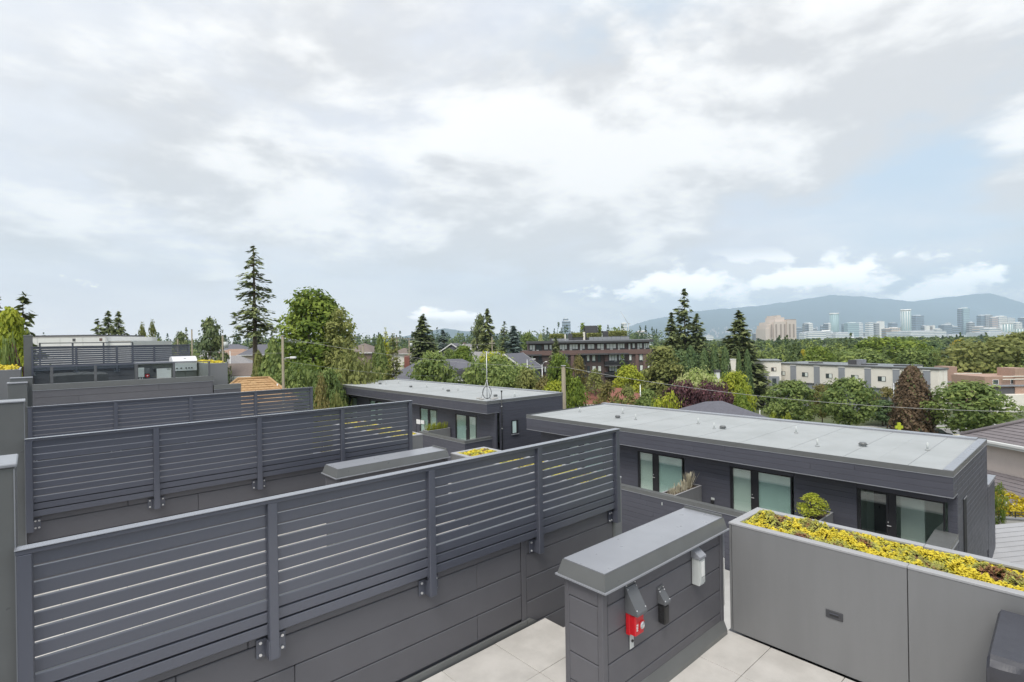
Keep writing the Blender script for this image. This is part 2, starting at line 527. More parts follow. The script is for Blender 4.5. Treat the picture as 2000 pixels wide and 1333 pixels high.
WALLL = ['charcoal boarded wall carrying the nearest privacy screen', 'charcoal boarded wall carrying the second privacy screen',
         'charcoal boarded wall carrying the third privacy screen']
for i in range(3):
    y = 3.97 + UNIT * i
    w = thing('parapet_wall', (2.5, y + .1, DECK), WALLL[i], 'wall', 'boarded walls between the decks')
    box('core', w, -.1, 5.19, y + .022, y + .16, -5.35 if i == 0 else DECK - .05, -1.845, M_SIDE)
    box('coping', w, -.1, 5.2, y - .002, y + .18, -1.845, -1.825, M_FLASH, .003)
    r = random.Random(7 + i)
    zb = DECK + .055
    siding(w, 'x', y + .022, -1, -.08, 3.655, zb, -1.86, M_SIDE, .243, .022, .011, (2.44,), r)
    siding(w, 'x', y + .022, -1, 3.725, 5.17, -5.3 if i == 0 else zb, -1.95, M_SIDE, .243, .022, .011, (3.66,), r)
    box('corner_trim', w, 3.66, 3.72, y - .006, y + .02, (-2.98 if i == 0 else zb), -1.86, M_SIDE, .003)
    box('end_trim', w, 5.172, 5.215, y - .008, y + .165, -3.4, -1.85, M_FLASH, .004)
    box('upstand', w, -.1, 3.71, y - .022, y - .001, DECK - .04, DECK + .055, M_FLASH, .003)
    if i == 0:
        dz = .18 / .27
        L = 1.9
        prism('stair_skirt', w, [(3.712, DECK - .055), (3.712, DECK + .055), (3.76, DECK + .055), (3.76 + L, DECK + .055 - L * dz), (3.76 + L, DECK - .055 - L * dz), (3.80, DECK - .06)], 'y', y - .024, y - .001, M_FLASH)
        prism('skirt_edge', w, [(3.80, DECK - .062), (3.80, DECK - .050), (3.76 + L, DECK - .050 - (L - .04) * dz), (3.76 + L, DECK - .062 - (L - .04) * dz)], 'y', y - .032, y - .025, M_CAP)

# end piers on the left: smooth metal-clad upstands a little higher than the screens
PIERL = ['smooth grey metal pier at the left end of the nearest screen', 'smooth grey metal pier at the left end of the second screen',
         'smooth grey metal pier at the left end of the third screen', 'tall grey metal pier at the left end of the farthest screen']
for i in range(4):
    y = (3.93 + UNIT * i) if i < 3 else 27.3
    zc = -.615 if i < 3 else .52
    xl = (-.95, -1.0, -.34, -.24)[i]
    p = thing('metal_pier', (-.3, y + .2, DECK), PIERL[i], 'pier', 'grey piers ending the privacy screens')
    box('cladding', p, xl, -.075 if i < 3 else .02, y, y + .34, DECK - .05, zc - .02, M_FLASH, .006)
    box('cap', p, xl - .012, -.068 if i < 3 else .03, y - .012, y + .352, zc - .02, zc, M_CAP, .005)
    if i < 2:
        box('seam', p, -.083, -.078, y - .006, y - .001, DECK, zc - .03, M_CAP)
    if i == 2:
        box('rear_cladding', p, -.31, -.005, y + .36, y + .62, DECK - .05, -.555, M_FLASH, .006)
        box('rear_cap', p, -.32, .005, y + .355, y + .63, -.555, -.54, M_CAP, .005)


# ------------------------------------------------------------------ stairwell walls with metal caps
def stairwell(y0, label):
    t = thing('stairwell_wall', (4.07, y0 + .2, DECK), label, 'wall', 'capped stairwell walls')
    ya, yb = y0 + .03, y0 + .40
    box('core', t, 3.16, 4.99, ya + .022, yb - .022, -5.3, -1.80, M_SIDE)
    r = random.Random(3)
    siding(t, 'x', ya + .022, -1, 3.205, 4.955, DECK + .13, -1.80, M_SIDE, .222, .022, .011, (9,), r)
    siding(t, 'x', yb - .022, 1, 3.205, 4.955, -5.0, -1.80, M_SIDE, .222, .022, .011, (9,), r)
    siding(t, 'y', 3.16, -1, ya + .045, yb - .03, DECK + .1, -1.80, M_SIDE, .222, .022, .011, (9,), r)
    siding(t, 'y', 4.99, 1, ya + .045, yb - .03, DECK - .5, -1.80, M_SIDE, .222, .022, .011, (9,), r)
    for xa in (3.132, 4.96):
        box('corner_trim', t, xa, xa + .06, ya - .006, ya + .04, DECK + .09, -1.80, M_SIDE, .004)
        box('corner_trim', t, xa, xa + .06, yb - .04, yb + .006, DECK - 1.2, -1.80, M_SIDE, .004)
    # sheet-metal cap: flat top, sides leaning out, hemmed drip edge
    x0, x1, c0, c1 = 3.105, 5.02, y0 - .025, y0 + .455
    zt_, zb_ = -1.752, -1.868
    i = .028
    V = [(x0, c0, zb_), (x1, c0, zb_), (x1, c1, zb_), (x0, c1, zb_), (x0 + i * 1.3, c0 + i, zt_), (x1 - i, c0 + i, zt_ - .004), (x1 - i, c1 - i, zt_ - .004), (x0 + i * 1.3, c1 - i, zt_)]
    me = poly_mesh(V, [[3, 2, 1, 0], [0, 1, 5, 4], [1, 2, 6, 5], [2, 3, 7, 6], [3, 0, 4, 7]], M_FLASH)
    cp = add('metal_cap', me, t, (0, 0, 0))
    add('cap_top', poly_mesh([Vector(V[4]) + Vector((.006, .006, .003)), Vector(V[5]) + Vector((-.006, .006, .003)), Vector(V[6]) + Vector((-.006, -.006, .003)), Vector(V[7]) + Vector((.006, -.006, .003)),
                              Vector(V[4]) + Vector((.006, .006, -.01)), Vector(V[5]) + Vector((-.006, .006, -.01)), Vector(V[6]) + Vector((-.006, -.006, -.01)), Vector(V[7]) + Vector((.006, -.006, -.01))],
                             [[0, 1, 2, 3], [0, 4, 5, 1], [1, 5, 6, 2], [2, 6, 7, 3], [3, 7, 4, 0]], M_CAP), cp, (0, 0, 0))
    for nm, a in (('drip_edge', (x0 - .012, x1 + .012, c0 - .014, c0 + .004)), ('drip_edge', (x0 - .012, x0 + .004, c0 - .013, c1 + .013)), ('drip_edge', (x0 - .012, x1 + .012, c1 - .004, c1 + .014)), ('drip_edge', (x1 - .004, x1 + .012, c0 - .013, c1 + .013))):
        box(nm, cp, *a, zb_ - .010, zb_ + .002, M_CAP)
    box('raised_hem', cp, x1 - i - .012, x1 - i - .002, c0 + i + .012, c1 - i - .012, zt_ - .004, zt_ + .022, M_FLASH)
    # sloping base flashing
    prism('base_flashing', t, [(y0 - .012, DECK - .02), (ya + .02, DECK - .02), (ya + .02, DECK + .135), (ya - .003, DECK + .135), (y0 - .012, DECK + .045)], 'x', 3.11, 5.01, M_FLASH)
    box('base_flashing', t, 3.105, 3.14, y0, yb, DECK - .02, DECK + .09, M_FLASH)
    return t


stairwell(2.49, 'nearest charcoal boarded stairwell wall with sheet metal cap, carrying the red fire alarm')
stairwell(7.15, 'farther stairwell wall with grey metal cap, showing above the nearest screen')

WY = 2.52 - .003        # face of the boards on the nearest stairwell wall


def text_mesh(s, size, depth, m):
    c = bpy.data.curves.new('lettering', 'FONT')
    c.body = s; c.size = size; c.extrude = depth; c.align_x = 'CENTER'; c.align_y = 'CENTER'
    o = bpy.data.objects.new('tmp', c); COL.objects.link(o)
    dg = bpy.context.evaluated_depsgraph_get()
    me = bpy.data.meshes.new_from_object(o.evaluated_get(dg))
    bpy.data.objects.remove(o)
    me.materials.clear(); me.materials.append(m)
    return me


def hood(parent, x0, x1, zt_, zb_, d, m, name='hood', screws=True):
    """wedge rain hood: flat against the wall at the top, standing off d at the foot, open below"""
    y = WY
    V = [(x0, y, zt_), (x1, y, zt_), (x1, y - .012, zt_), (x0, y - .012, zt_), (x0, y - d, zb_ + .02), (x1, y - d, zb_ + .02), (x0, y - d, zb_), (x1, y - d, zb_), (x0, y, zb_), (x1, y, zb_)]
    F = [[0, 1, 2, 3], [3, 2, 5, 4], [4, 5, 7, 6], [0, 3, 4, 6, 8], [1, 9, 7, 5, 2], [6, 7, 9, 8]]
    h = add(name, poly_mesh(V, F, m), parent, (0, 0, 0))
    if screws:
        me = cyl_mesh(.005, .006, M_BOLT, 6)
        dirv = math.atan2(zt_ - zb_ - .02, d - .012)
        for x in (x0 + .010, x1 - .010):
            add('screw', me, h, (x, y - .010, zt_ + .016), (rad(90), 0, 0))
            for f in (.08, .88):
                add('screw', me, h, (x, y - .012 - (d - .012) * f - .003, zt_ - (zt_ - zb_ - .02) * f + .003), (rad(90) - dirv * .9, 0, 0))
        box('wall_flange', h, x0, x1, y - .004, y - .0005, zt_ + .0005, zt_ + .032, m)
    return h


M_HOOD = mat('dark_grey_hood', (0.115, 0.12, 0.127), .38, 0, .06, 10)
fa = thing('fire_alarm', (3.5, WY - .04, -2.36), 'red fire alarm horn strobe under a dark metal hood', 'alarm')
hood(fa, 3.415, 3.548, -1.945, -2.135, .115, M_HOOD)
rb = box('red_body', fa, 3.425, 3.538, WY - .088, WY, -2.300, -2.14, M_RED, .006)
box('back_plate', fa, 3.420, 3.545, WY - .035, WY - .0005, -2.306, -2.137, M_RED, .003)
for k in range(2):
    box('side_lug', rb, 3.4225, 3.4255, WY - .06, WY - .05, -2.20 - .06 * k, -2.185 - .06 * k, M_RED)
bm = bmesh.new(); bmesh.ops.create_uvsphere(bm, u_segments=14, v_segments=8, radius=.031)
M_LENS = mat('strobe_lens', (0.85, 0.85, 0.85), .08, .5, .05, 20, col2=(0.35, 0.35, 0.36))
ln = add('strobe_lens', from_bm(bm, 'lens', M_LENS, True), fa, (3.512, WY - .088, -2.235)); ln.scale = (1, .55, 1)
box('lens_collar', fa, 3.474, 3.537, WY - .094, WY - .087, -2.268, -2.202, M_RED, .002)
add('lettering', text_mesh('FIRE', .030, .001, M_WHITE), fa, (3.450, WY - .0895, -2.235), (rad(90), 0, 0)).rotation_euler = (rad(90), rad(-90), 0)

pl = thing('key_switch', (3.49, WY, -2.49), 'steel key switch plate below the fire alarm', 'switch')
box('plate', pl, 3.466, 3.518, WY - .006, WY, -2.445, -2.328, M_GREYBOX, .002)
add('key_barrel', cyl_mesh(.011, .012, M_BLACK, 10), pl, (3.494, WY - .009, -2.385), (rad(90), 0, 0))

bx = thing('wall_light', (3.96, WY, -2.4), 'small black wall fixture with hood, beside the fire alarm', 'light')
hood(bx, 3.865, 3.95, -2.115, -2.215, .075, M_HOOD)
box('body', bx, 3.875, 3.94, WY - .06, WY, -2.385, -2.22, M_BLACK, .004)
box('front_cover', bx, 3.8785, 3.9365, WY - .066, WY - .0605, -2.38, -2.235, M_BLACK, .002)
for k in range(3):
    box('side_slot', bx, 3.8735, 3.8755, WY - .045, WY - .018, -2.27 - .04 * k, -2.245 - .04 * k, M_DARK)

gb = thing('disconnect_box', (4.46, WY, -2.2), 'light grey electrical box with small hood near the planter end', 'electrical box')
hood(gb, 4.415, 4.525, -1.915, -1.99, .09, M_CAP, screws=False)
box('body', gb, 4.425, 4.515, WY - .075, WY, -2.235, -1.992, M_GREYBOX, .005)
box('cover', gb, 4.4285, 4.5115, WY - .085, WY - .0755, -2.215, -2.0, M_GREYBOX, .004)
box('cover_panel', gb, 4.445, 4.495, WY - .089, WY - .0852, -2.15, -2.02, M_WHITE, .002)
box('latch', gb, 4.462, 4.48, WY - .096, WY - .0895, -2.175, -2.158, M_BOLT)

gl = thing('privacy_divider', (5.05, 2.6, DECK), 'pale divider panel in the gap behind the capped wall', 'divider')
box('pane', gl, 5.055, 5.062, 2.52, 2.80, DECK + .25, DECK + .72, M_WHITE, .002)
box('clamp', gl, 5.045, 5.07, 2.56, 2.62, DECK + .005, DECK + .25, M_BLACK, .004)
box('upper_post', gl, 5.04, 5.085, 2.53, 2.58, DECK + .72, DECK + 1.02, M_CAP, .003)

# ------------------------------------------------------------------ roof planters with sedum
def value_noise(x, y, s, seed):
    r = np.random.RandomState(seed)
    v = np.zeros_like(x)
    for k in range(9):
        a = r.uniform(0, 2 * math.pi); f = r.uniform(.6, 1.6) / s
        v += np.sin(2 * math.pi * f * (x * math.cos(a) + y * math.sin(a)) + r.uniform(0, 6.28))
    return v / 3.2


def sedum_mat():
    m = bpy.data.materials.new('sedum_bloom'); m.use_nodes = True
    t = NT(m.node_tree); bs = m.node_tree.nodes['Principled BSDF']
    at = t.n('ShaderNodeAttribute', attribute_name='tint')
    cr = t.n('ShaderNodeValToRGB')
    t.put(cr.inputs[0], at.outputs['Fac'])
    e = cr.color_ramp.elements
    e[0].position = 0.0; e[0].color = (0.19, 0.085, 0.045, 1)
    e[1].position = 1.0; e[1].color = (0.66, 0.53, 0.035, 1)
    for p, c in ((.16, (0.30, 0.12, 0.05)), (.32, (0.24, 0.21, 0.06)), (.50, (0.31, 0.32, 0.08)), (.68, (0.43, 0.42, 0.07)), (.86, (0.60, 0.50, 0.03))):
        k = e.new(p); k.color = (*c, 1)
    t.put(bs.inputs['Base Color'], cr.outputs[0])
    bs.inputs['Roughness'].default_value = .7
    return m


M_SEDUM = sedum_mat()


def sedum(x0, x1, y0, y1, z, n, seed, label, size=.013, yellow=0.0, amp=.05):
    r = np.random.RandomState(seed)
    x = r.uniform(x0, x1, n); y = r.uniform(y0, y1, n)
    big = value_noise(x, y, .55, seed + 1)
    mid = value_noise(x, y, .16, seed + 2)
    small = value_noise(x, y, .05, seed + 5)
    patch = 1.25 * value_noise(x, y, .34, seed + 3) + .75 * mid + .3 * small + yellow
    edge = np.minimum(np.minimum(x - x0, x1 - x), np.minimum(y - y0, y1 - y)) / .07
    edge = np.clip(edge, .0, 1)
    h = z + (.03 + amp * (.35 * big + .45 * np.clip(mid, -.6, 1.2) + .2 * small)) * (.35 + .65 * edge) + r.normal(0, .004, n)
    tint = np.clip(.56 + .34 * patch + r.normal(0, .10, n), 0, 1)
    keep = (patch > -.9) | (r.uniform(size=n) < .35)
    x, y, h, tint, mid = x[keep], y[keep], h[keep], tint[keep], mid[keep]
    n = len(x)
    s = size * r.uniform(.6, 1.35, n)
    K = 5
    ang = r.uniform(0, 6.28, n)[:, None] + np.arange(K)[None] * 2 * math.pi / K
    tilt = r.normal(0, .45, (n, 2))
    rr = s[:, None] * r.uniform(.75, 1.2, (n, K))
    px_ = x[:, None] + rr * np.cos(ang); py_ = y[:, None] + rr * np.sin(ang)
    pz_ = h[:, None] + rr * (np.cos(ang) * tilt[:, :1] + np.sin(ang) * tilt[:, 1:]) - s[:, None] * .45
    V = np.zeros((n, K + 1, 3))
    V[:, 0] = np.stack([x, y, h + s * .35], 1)
    V[:, 1:] = np.stack([px_, py_, pz_], 2)
    base = (np.arange(n) * (K + 1))[:, None, None]
    tri = np.array([[0, 1 + i, 1 + (i + 1) % K] for i in range(K)])[None]
    F = (base + tri).reshape(-1, 3)
    cx, cy = (x0 + x1) / 2, (y0 + y1) / 2
    V = V.reshape(-1, 3) - np.array([cx, cy, z])
    o = add('sedum', np_mesh('sedum', V, F, M_SEDUM, np.repeat(tint, K)), None, (cx, cy, z))
    tag(o, label, 'ground cover', None, 'stuff')
    return o


M_LIGHTBOX = mat('dark_step_light', (0.055, 0.056, 0.062), .45, 0, .05, 9)


def planter(x0, x1, y0, y1, ztop, zb_, label, seams=(), light=None, end_face='+y'):
    t = thing('roof_planter', ((x0 + x1) / 2, (y0 + y1) / 2, zb_), label, 'planter')
    wth = .10
    cuts = [y0 + .0225] + sorted(seams) + [y1 - .0225]
    for a, b in zip(cuts[:-1], cuts[1:]):
        box('panel', t, x0, x0 + .02, a + .003, b - .003, zb_ + .012, ztop - .022, M_PLANT, .002)
        box('panel', t, x1 - .02, x1, a + .003, b - .003, zb_ + .012, ztop - .022, M_PLANT, .002)
    box('panel', t, x0, x1, y1 - .02, y1, zb_ + .012, ztop - .022, M_PLANT, .002)
    box('panel', t, x0, x1, y0, y0 + .02, zb_ + .012, ztop - .022, M_PLANT, .002)
    box('core', t, x0 + .021, x1 - .021, y0 + .021, y1 - .021, zb_, ztop - .12, M_DARK)
    rb_ = cuts if len(cuts) > 2 else [y0, y1]
    rb_ = [y0 - .004] + rb_[1:-1] + [y1 + .004]
    for a, b in zip(rb_[:-1], rb_[1:]):
        box('rim', t, x0 - .004, x0 + .075, a + .001, b - .001, ztop - .021, ztop, M_PRIM, .003)
        box('rim', t, x1 - .075, x1 + .004, a + .001, b - .001, ztop - .021, ztop, M_PRIM, .003)
    box('rim', t, x0 + .077, x1 - .077, y1 - .071, y1 + .004, ztop - .022, ztop - .0005, M_PRIM, .003)
    box('rim', t, x0 + .077, x1 - .077, y0 - .004, y0 + .071, ztop - .022, ztop - .0005, M_PRIM, .003)
    for a in ((x0 + .0215, x0 + .0625, y0 + .022, y1 - .022), (x1 - .0625, x1 - .0215, y0 + .022, y1 - .022)):
        box('lining', t, *a, ztop - .13, ztop - .024, M_FLASH)
    for a in ((y1 - .0625, y1 - .0215), (y0 + .0215, y0 + .0625)):
        box('lining', t, x0 + .063, x1 - .063, *a, ztop - .13, ztop - .024, M_FLASH)
    box('soil', t, x0 + .064, x1 - .064, y0 + .064, y1 - .064, ztop - .15, ztop - .05, M_SOIL)
    if light:
        lx = box('step_light', t, x0 - .008, x0 + .002, light[0] - .066, light[0] + .066, light[1] - .034, light[1] + .034, M_LIGHTBOX, .003)
        box('light_slot', lx, x0 - .0105, x0 - .0075, light[0] - .034, light[0] + .034, light[1] - .012, light[1] + .006, M_BLACK)
        box('light_louvre', lx, x0 - .013, x0 - .0085, light[0] - .034, light[0] + .034, light[1] + .0065, light[1] + .012, M_SCREEN)
    return t


planter(5.10, 5.755, -1.85, 2.49, -1.825, DECK, 'long grey planter box nearest to us, with a recessed step light', (-.40, 1.045), (1.565, -2.405))
sedum(5.165, 5.69, -1.78, 2.425, -1.875, 62000, 5, 'yellow flowering sedum filling the long planter nearest to us', .0088, .10, .085)
planter(5.10, 5.80, 4.30, 7.20, -1.825, DECK, 'short grey planter box behind the nearest privacy screen', (5.7,))
sedum(5.165, 5.735, 4.37, 7.13, -1.865, 14000, 15, 'yellow and orange sedum in the planter behind the nearest screen', .015, .35, .05)
planter(5.10, 5.77, 9.10, 11.85, -1.825, DECK, 'grey planter box behind the second privacy screen', (10.4,))
sedum(5.165, 5.70, 9.17, 11.78, -1.845, 7000, 21, 'yellow sedum in the planter behind the second screen', .02, .2, .05)
planter(5.08, 5.74, 23.2, 26.0, DECK + HI + 1.07, DECK + HI, 'grey planter box on the raised deck right of the barbecue', (24.6,))
sedum(5.145, 5.67, 23.27, 25.93, DECK + HI + 1.06, 4000, 31, 'yellow sedum in the raised deck planter right of the barbecue', .03, 1.1, .08)
planter(-1.5, -.30, 24.0, 27.0, DECK + HI + 1.07, DECK + HI - .3, 'pale grey planter box at the left edge beside the tall pier', (25.6,))
sedum(-1.43, -.37, 24.07, 26.93, DECK + HI + 1.06, 6000, 37, 'bright yellow sedum beside the tall pier at the left edge', .03, 1.6, .10)


# ------------------------------------------------------------------ covered barbecue at the right edge
def covered_bbq():
    t = thing('covered_barbecue', (4.72, -.2, DECK), 'barbecue under a black fabric cover in front of the long planter', 'barbecue')
    m = mat('black_cover_fabric', (0.040, 0.041, 0.052), .40, 0, .1, 8, bump=.2, bscale=300, spec=.6)
    r = np.random.RandomState(2)
    nu, nv = 90, 70
    V, Fq = [], []
    # profile over the grill: front hem -> front top edge -> back top edge -> back hem (x, z)
    prof = [(4.52, DECK + .04), (4.50, DECK + .35), (4.455, -2.22), (4.432, -2.05), (4.44, -2.016), (4.62, -1.985), (4.80, -1.955), (5.0, -1.925), (5.035, -1.945), (5.045, -2.02), (5.05, -2.3), (5.05, DECK + .04)]
    P = np.array(prof); s = np.r_[0, np.cumsum(np.hypot(*np.diff(P, axis=0).T))]
    u = np.linspace(0, s[-1], nv)
    X = np.interp(u, s, P[:, 0]); Z = np.interp(u, s, P[:, 1])
    Y = np.linspace(.505, -1.0, nu)
    for i, y in enumerate(Y):
        for j in range(nv):
            x, z = X[j], Z[j]
            e = min(1, (0.505 - y) / .015)
            top = max(0, (z - (DECK + .45)) / .5)
            # folds radiating from the near corner, and shallow sag on the top
            q_ = (-2.06 - z) + .55 * (y - .5)
            fold = .030 * abs(math.sin(9 * q_ + 1.2)) * math.exp(-((y - .40) / .25) ** 2) * (z < -2.05)
            fold += .010 * math.sin(17 * y + 9 * z) * (z < -2.05)
            sag = -.012 * math.sin(math.pi * min(1, max(0, (x - 4.45) / .55))) * (.6 + .4 * math.sin(7 * y)) * (z > -2.03)
            z2 = z + sag - (1 - e) * .035 * top
            x2 = x - fold * (1 if x < 4.6 else -.3)
            V.append((x2, y, z2))
    for i in range(nu - 1):
        for j in range(nv - 1):
            a = i * nv + j
            Fq.append([a, a + nv, a + nv + 1, a + 1])
    # side skirt at the near end
    b0 = len(V); rows = 14
    for k in range(rows + 1):
        for j in range(nv):
            x, y, z = V[j]
            f = k / rows
            x3 = x + (4.72 - x) * 0 
            zz = z * (1 - f) + (DECK + .04) * f
            V.append((x3, .505 + .012 * f + .012 * math.sin(9 * x + 5 * zz) * f, zz) if k else (x, y, z))
    for k in range(rows):
        for j in range(nv - 1):
            a = b0 + k * nv + j
            Fq.append([a, a + 1, a + nv + 1, a + nv])
    c = Vector((4.72, -.2, DECK))
    add('cover', poly_mesh([Vector(v) - c for v in V], Fq, m, False), t, c)
    box('grill_body', t, 4.48, 4.98, -.9, .44, DECK + .12, -2.14, M_STEEL, .01)
    for x in (4.5, 4.94):
        for y in (-.86, .40):
            add('caster', cyl_mesh(.05, .03, M_BLACK, 12), t, (x, y, DECK + .05), (rad(90), 0, 0))


covered_bbq()
# ------------------------------------------------------------------ raised far deck: low wall, glass rail, barbecue island
hd = DECK + HI
lw = thing('parapet_wall', (2.6, 22.75, DECK), 'low boarded wall with a deep metal cap in front of the raised deck', 'wall', 'boarded walls between the decks')
box('core', lw, -.02, 5.10, 22.722, 22.86, DECK - .04, -1.33, M_SIDE)
siding(lw, 'x', 22.722, -1, 0, 5.09, DECK, -1.33, M_SIDE, .243, .02, .011, (3.66,), random.Random(2))
box('metal_cap', lw, -.03, 5.12, 22.69, 22.9, -1.325, -1.14, M_FLASH, .006)
box('drip_edge', lw, -.035, 5.125, 22.682, 22.91, -1.34, -1.325, M_CAP)
box('low_step', lw, 5.13, 6.08, 22.71, 22.9, DECK, -1.66, M_SIDE)
box('low_cap', lw, 5.13, 6.09, 22.70, 22.91, -1.66, -1.50, M_FLASH, .004)
box('low_drip', lw, 5.13, 6.095, 22.692, 22.915, -1.675, -1.66, M_CAP)

gr = thing('glass_railing', (2.6, 22.8, -1.14), 'clear glass railing with dark posts on the low wall of the raised deck', 'railing')
gx = [.46, 1.58, 2.72, 3.85, 5.0]
for x in gx: box('post', gr, x - .035, x + .035, 22.76, 22.82, -1.14, -.60, M_HOOD, .004)
for a, b in zip([.0] + gx, gx): box('pane', gr, a + .045, b - .045, 22.785, 22.795, -1.13, -.605, M_RAILGL)
box('top_rail', gr, 0, 5.04, 22.765, 22.815, -.60, -.575, M_SCREEN, .003)

fw4 = thing('parapet_wall', (2.6, 27.4, hd), 'charcoal boarded wall carrying the farthest privacy screen', 'wall', 'boarded walls between the decks')
box('core', fw4, .02, 5.2, 27.395, 27.53, hd - .05, HI - 1.845, M_SIDE)
siding(fw4, 'x', 27.395, -1, .03, 5.19, hd + .03, HI - 1.86, M_SIDE, .243, .02, .011, (3.66,), random.Random(5))
br = thing('guard_rail', (1.6, 28.6, hd), 'thin dark guard rail rising behind the farthest privacy screen', 'railing')
for x in (.23, 1.25, 2.27, 3.29): box('post', br, x - .03, x + .03, 28.58, 28.64, hd - .05, .2, M_HOOD)
box('top_rail', br, .2, 3.3, 28.57, 28.65, .2, .235, M_HOOD)

cf = thing('covered_furniture', (1.3, 26.3, hd), 'low outdoor furniture under a wrinkled black cover on the raised deck', 'cover')
mcf = mat('dark_cover', (0.055, 0.055, 0.058), .5, 0, .2, 5, bump=.3, bscale=30)
bm = bmesh.new()
bmesh.ops.create_grid(bm, x_segments=30, y_segments=10, size=1)
for v in bm.verts:
    x, y = v.co.x, v.co.y
    e = max(abs(x) ** 8, abs(y) ** 8)
    ang = math.atan2(y + 1.2, x)
    v.co = (x * .86, y * .45, .82 - .035 * abs(x) - .02 * (y < -.5) + .02 * math.sin(14 * ang) * (1 - e) - .05 * e)
ed = [e for e in bm.edges if e.is_boundary]
r_ = bmesh.ops.extrude_edge_only(bm, edges=ed)
for v in [g for g in r_['geom'] if isinstance(g, bmesh.types.BMVert)]: v.co.z = .02; v.co.x *= 1.01; v.co.y *= 1.02
bmesh.ops.recalc_face_normals(bm, faces=bm.faces)
add('cover', from_bm(bm, 'cover', mcf), cf, (1.33, 26.3, hd))
box('frame', cf, .6, 2.05, 25.95, 26.65, hd, hd + .6, M_BLACK)

isl = thing('kitchen_counter', (4.0, 25.2, hd), 'dark outdoor kitchen counter with a white cabinet door on the raised deck', 'counter')
M_CTR = mat('dark_cabinet', (0.10, 0.10, 0.105), .5, 0, .1, 6)
box('carcass', isl, 3.06, 5.04, 24.95, 25.6, hd, -.68, M_CTR, .004)
box('countertop', isl, 2.98, 4.15, 24.85, 25.7, -.67, -.60, M_CAP, .004)
box('end_panel', isl, 2.99, 3.05, 24.9, 25.65, hd, -.672, M_CTR)
box('fridge_door', isl, 3.63, 4.12, 24.925, 24.948, -1.50, -.86, M_WHITE, .005)
box('door_badge', isl, 3.97, 4.10, 24.919, 24.9245, -.905, -.885, M_BLACK)
box('switch_box', isl, 3.53, 3.60, 24.92, 24.948, -1.0, -.87, M_BLACK, .004)
box('door_panel', isl, 4.18, 4.58, 24.925, 24.948, -1.6, -1.03, M_FLASH, .003)
box('door_panel', isl, 4.60, 5.0, 24.925, 24.948, -1.6, -1.03, M_FLASH, .003)

gril = thing('steel_barbecue', (4.6, 25.2, -.68), 'shiny stainless steel barbecue with closed hood and knobs', 'barbecue')
prism('lid', gril, [(24.84, -.60), (25.58, -.60), (25.58, -.50), (25.50, -.44), (25.22, -.405), (25.05, -.43), (24.92, -.52)], 'x', 4.16, 5.02, M_STEEL)
box('control_panel', gril, 4.17, 5.01, 24.86, 25.5, -.99, -.68, M_STEEL, .008)
box('body', gril, 4.165, 5.015, 24.90, 25.58, -.678, -.601, M_STEEL, .004)
add('lid_handle', cyl_mesh(.016, .74, M_STEEL, 10), gril, (4.59, 24.80, -.66), (0, rad(90), 0))
for x in (4.26, 4.92): box('handle_bracket', gril, x - .012, x + .012, 24.80, 24.90, -.672, -.648, M_STEEL)
for x in (4.30, 4.45, 4.62, 4.72, 4.82): add('knob', cyl_mesh(.028, .04, M_BLACK, 10), gril, (x, 24.845, -.88), (rad(90), 0, 0))
add('badge', poly_mesh([(-.05, 0, -.03), (.05, 0, -.03), (0, .02, .03)], [[0, 1, 2]], M_BLACK), gril, (4.6, 24.96, -.478), (rad(-48), 0, 0))

eb = thing('electrical_cabinet', (3.2, 24.8, hd), 'grey electrical cabinet with conduits left of the kitchen counter', 'electrical box')
box('cabinet', eb, 3.02, 3.20, 24.72, 24.83, -1.16, -.80, M_GREYBOX, .006)
for x in (3.07, 3.14): add('conduit', cyl_mesh(.016, .5, M_WHITE, 8), eb, (x, 24.79, -1.41))
ea = thing('fire_alarm', (3.32, 24.8, -1.12), 'round red alarm bell under a hood beside the grey cabinet', 'alarm')
box('hood', ea, 3.23, 3.38, 24.70, 24.85, -1.03, -.84, M_HOOD, .01)
add('bell', cyl_mesh(.07, .06, M_RED, 14), ea, (3.30, 24.77, -1.11), (rad(90), 0, 0))
add('bell_boss', cyl_mesh(.025, .02, M_WHITE, 10), ea, (3.30, 24.735, -1.11), (rad(90), 0, 0))

# ------------------------------------------------------------------ the block across the courtyard
cy = tag(box('courtyard', None, 5.84, 20.2, -20, 60, GROUND + 4.2, GROUND + 4.35, M_CONC), None, None, None, 'structure')


def frame_bars(parent, axis_y0, axis_y1, z0, z1, x, d, w, m, name='frame'):
    """four bars round an opening in a wall facing -x"""
    box(name, parent, x - d, x + .03, axis_y0, axis_y1, z1 - w, z1, m)
    box(name, parent, x - d, x + .03, axis_y0, axis_y1, z0, z0 + w, m)
    box(name, parent, x - d + .001, x + .03, axis_y0, axis_y0 + w, z0 + w, z1 - w, m)
    box(name, parent, x - d + .001, x + .03, axis_y1 - w, axis_y1, z0 + w, z1 - w, m)


M_FRAME = mat('black_window_frame', (0.022, 0.022, 0.025), .45, 0, .1, 5)
M_ROOM = mat('pale_room', (0.62, 0.70, 0.64), .8, 0, .03, 1)
M_DOOR = mat('white_interior', (0.80, 0.83, 0.79), .7, 0, .03, 1)


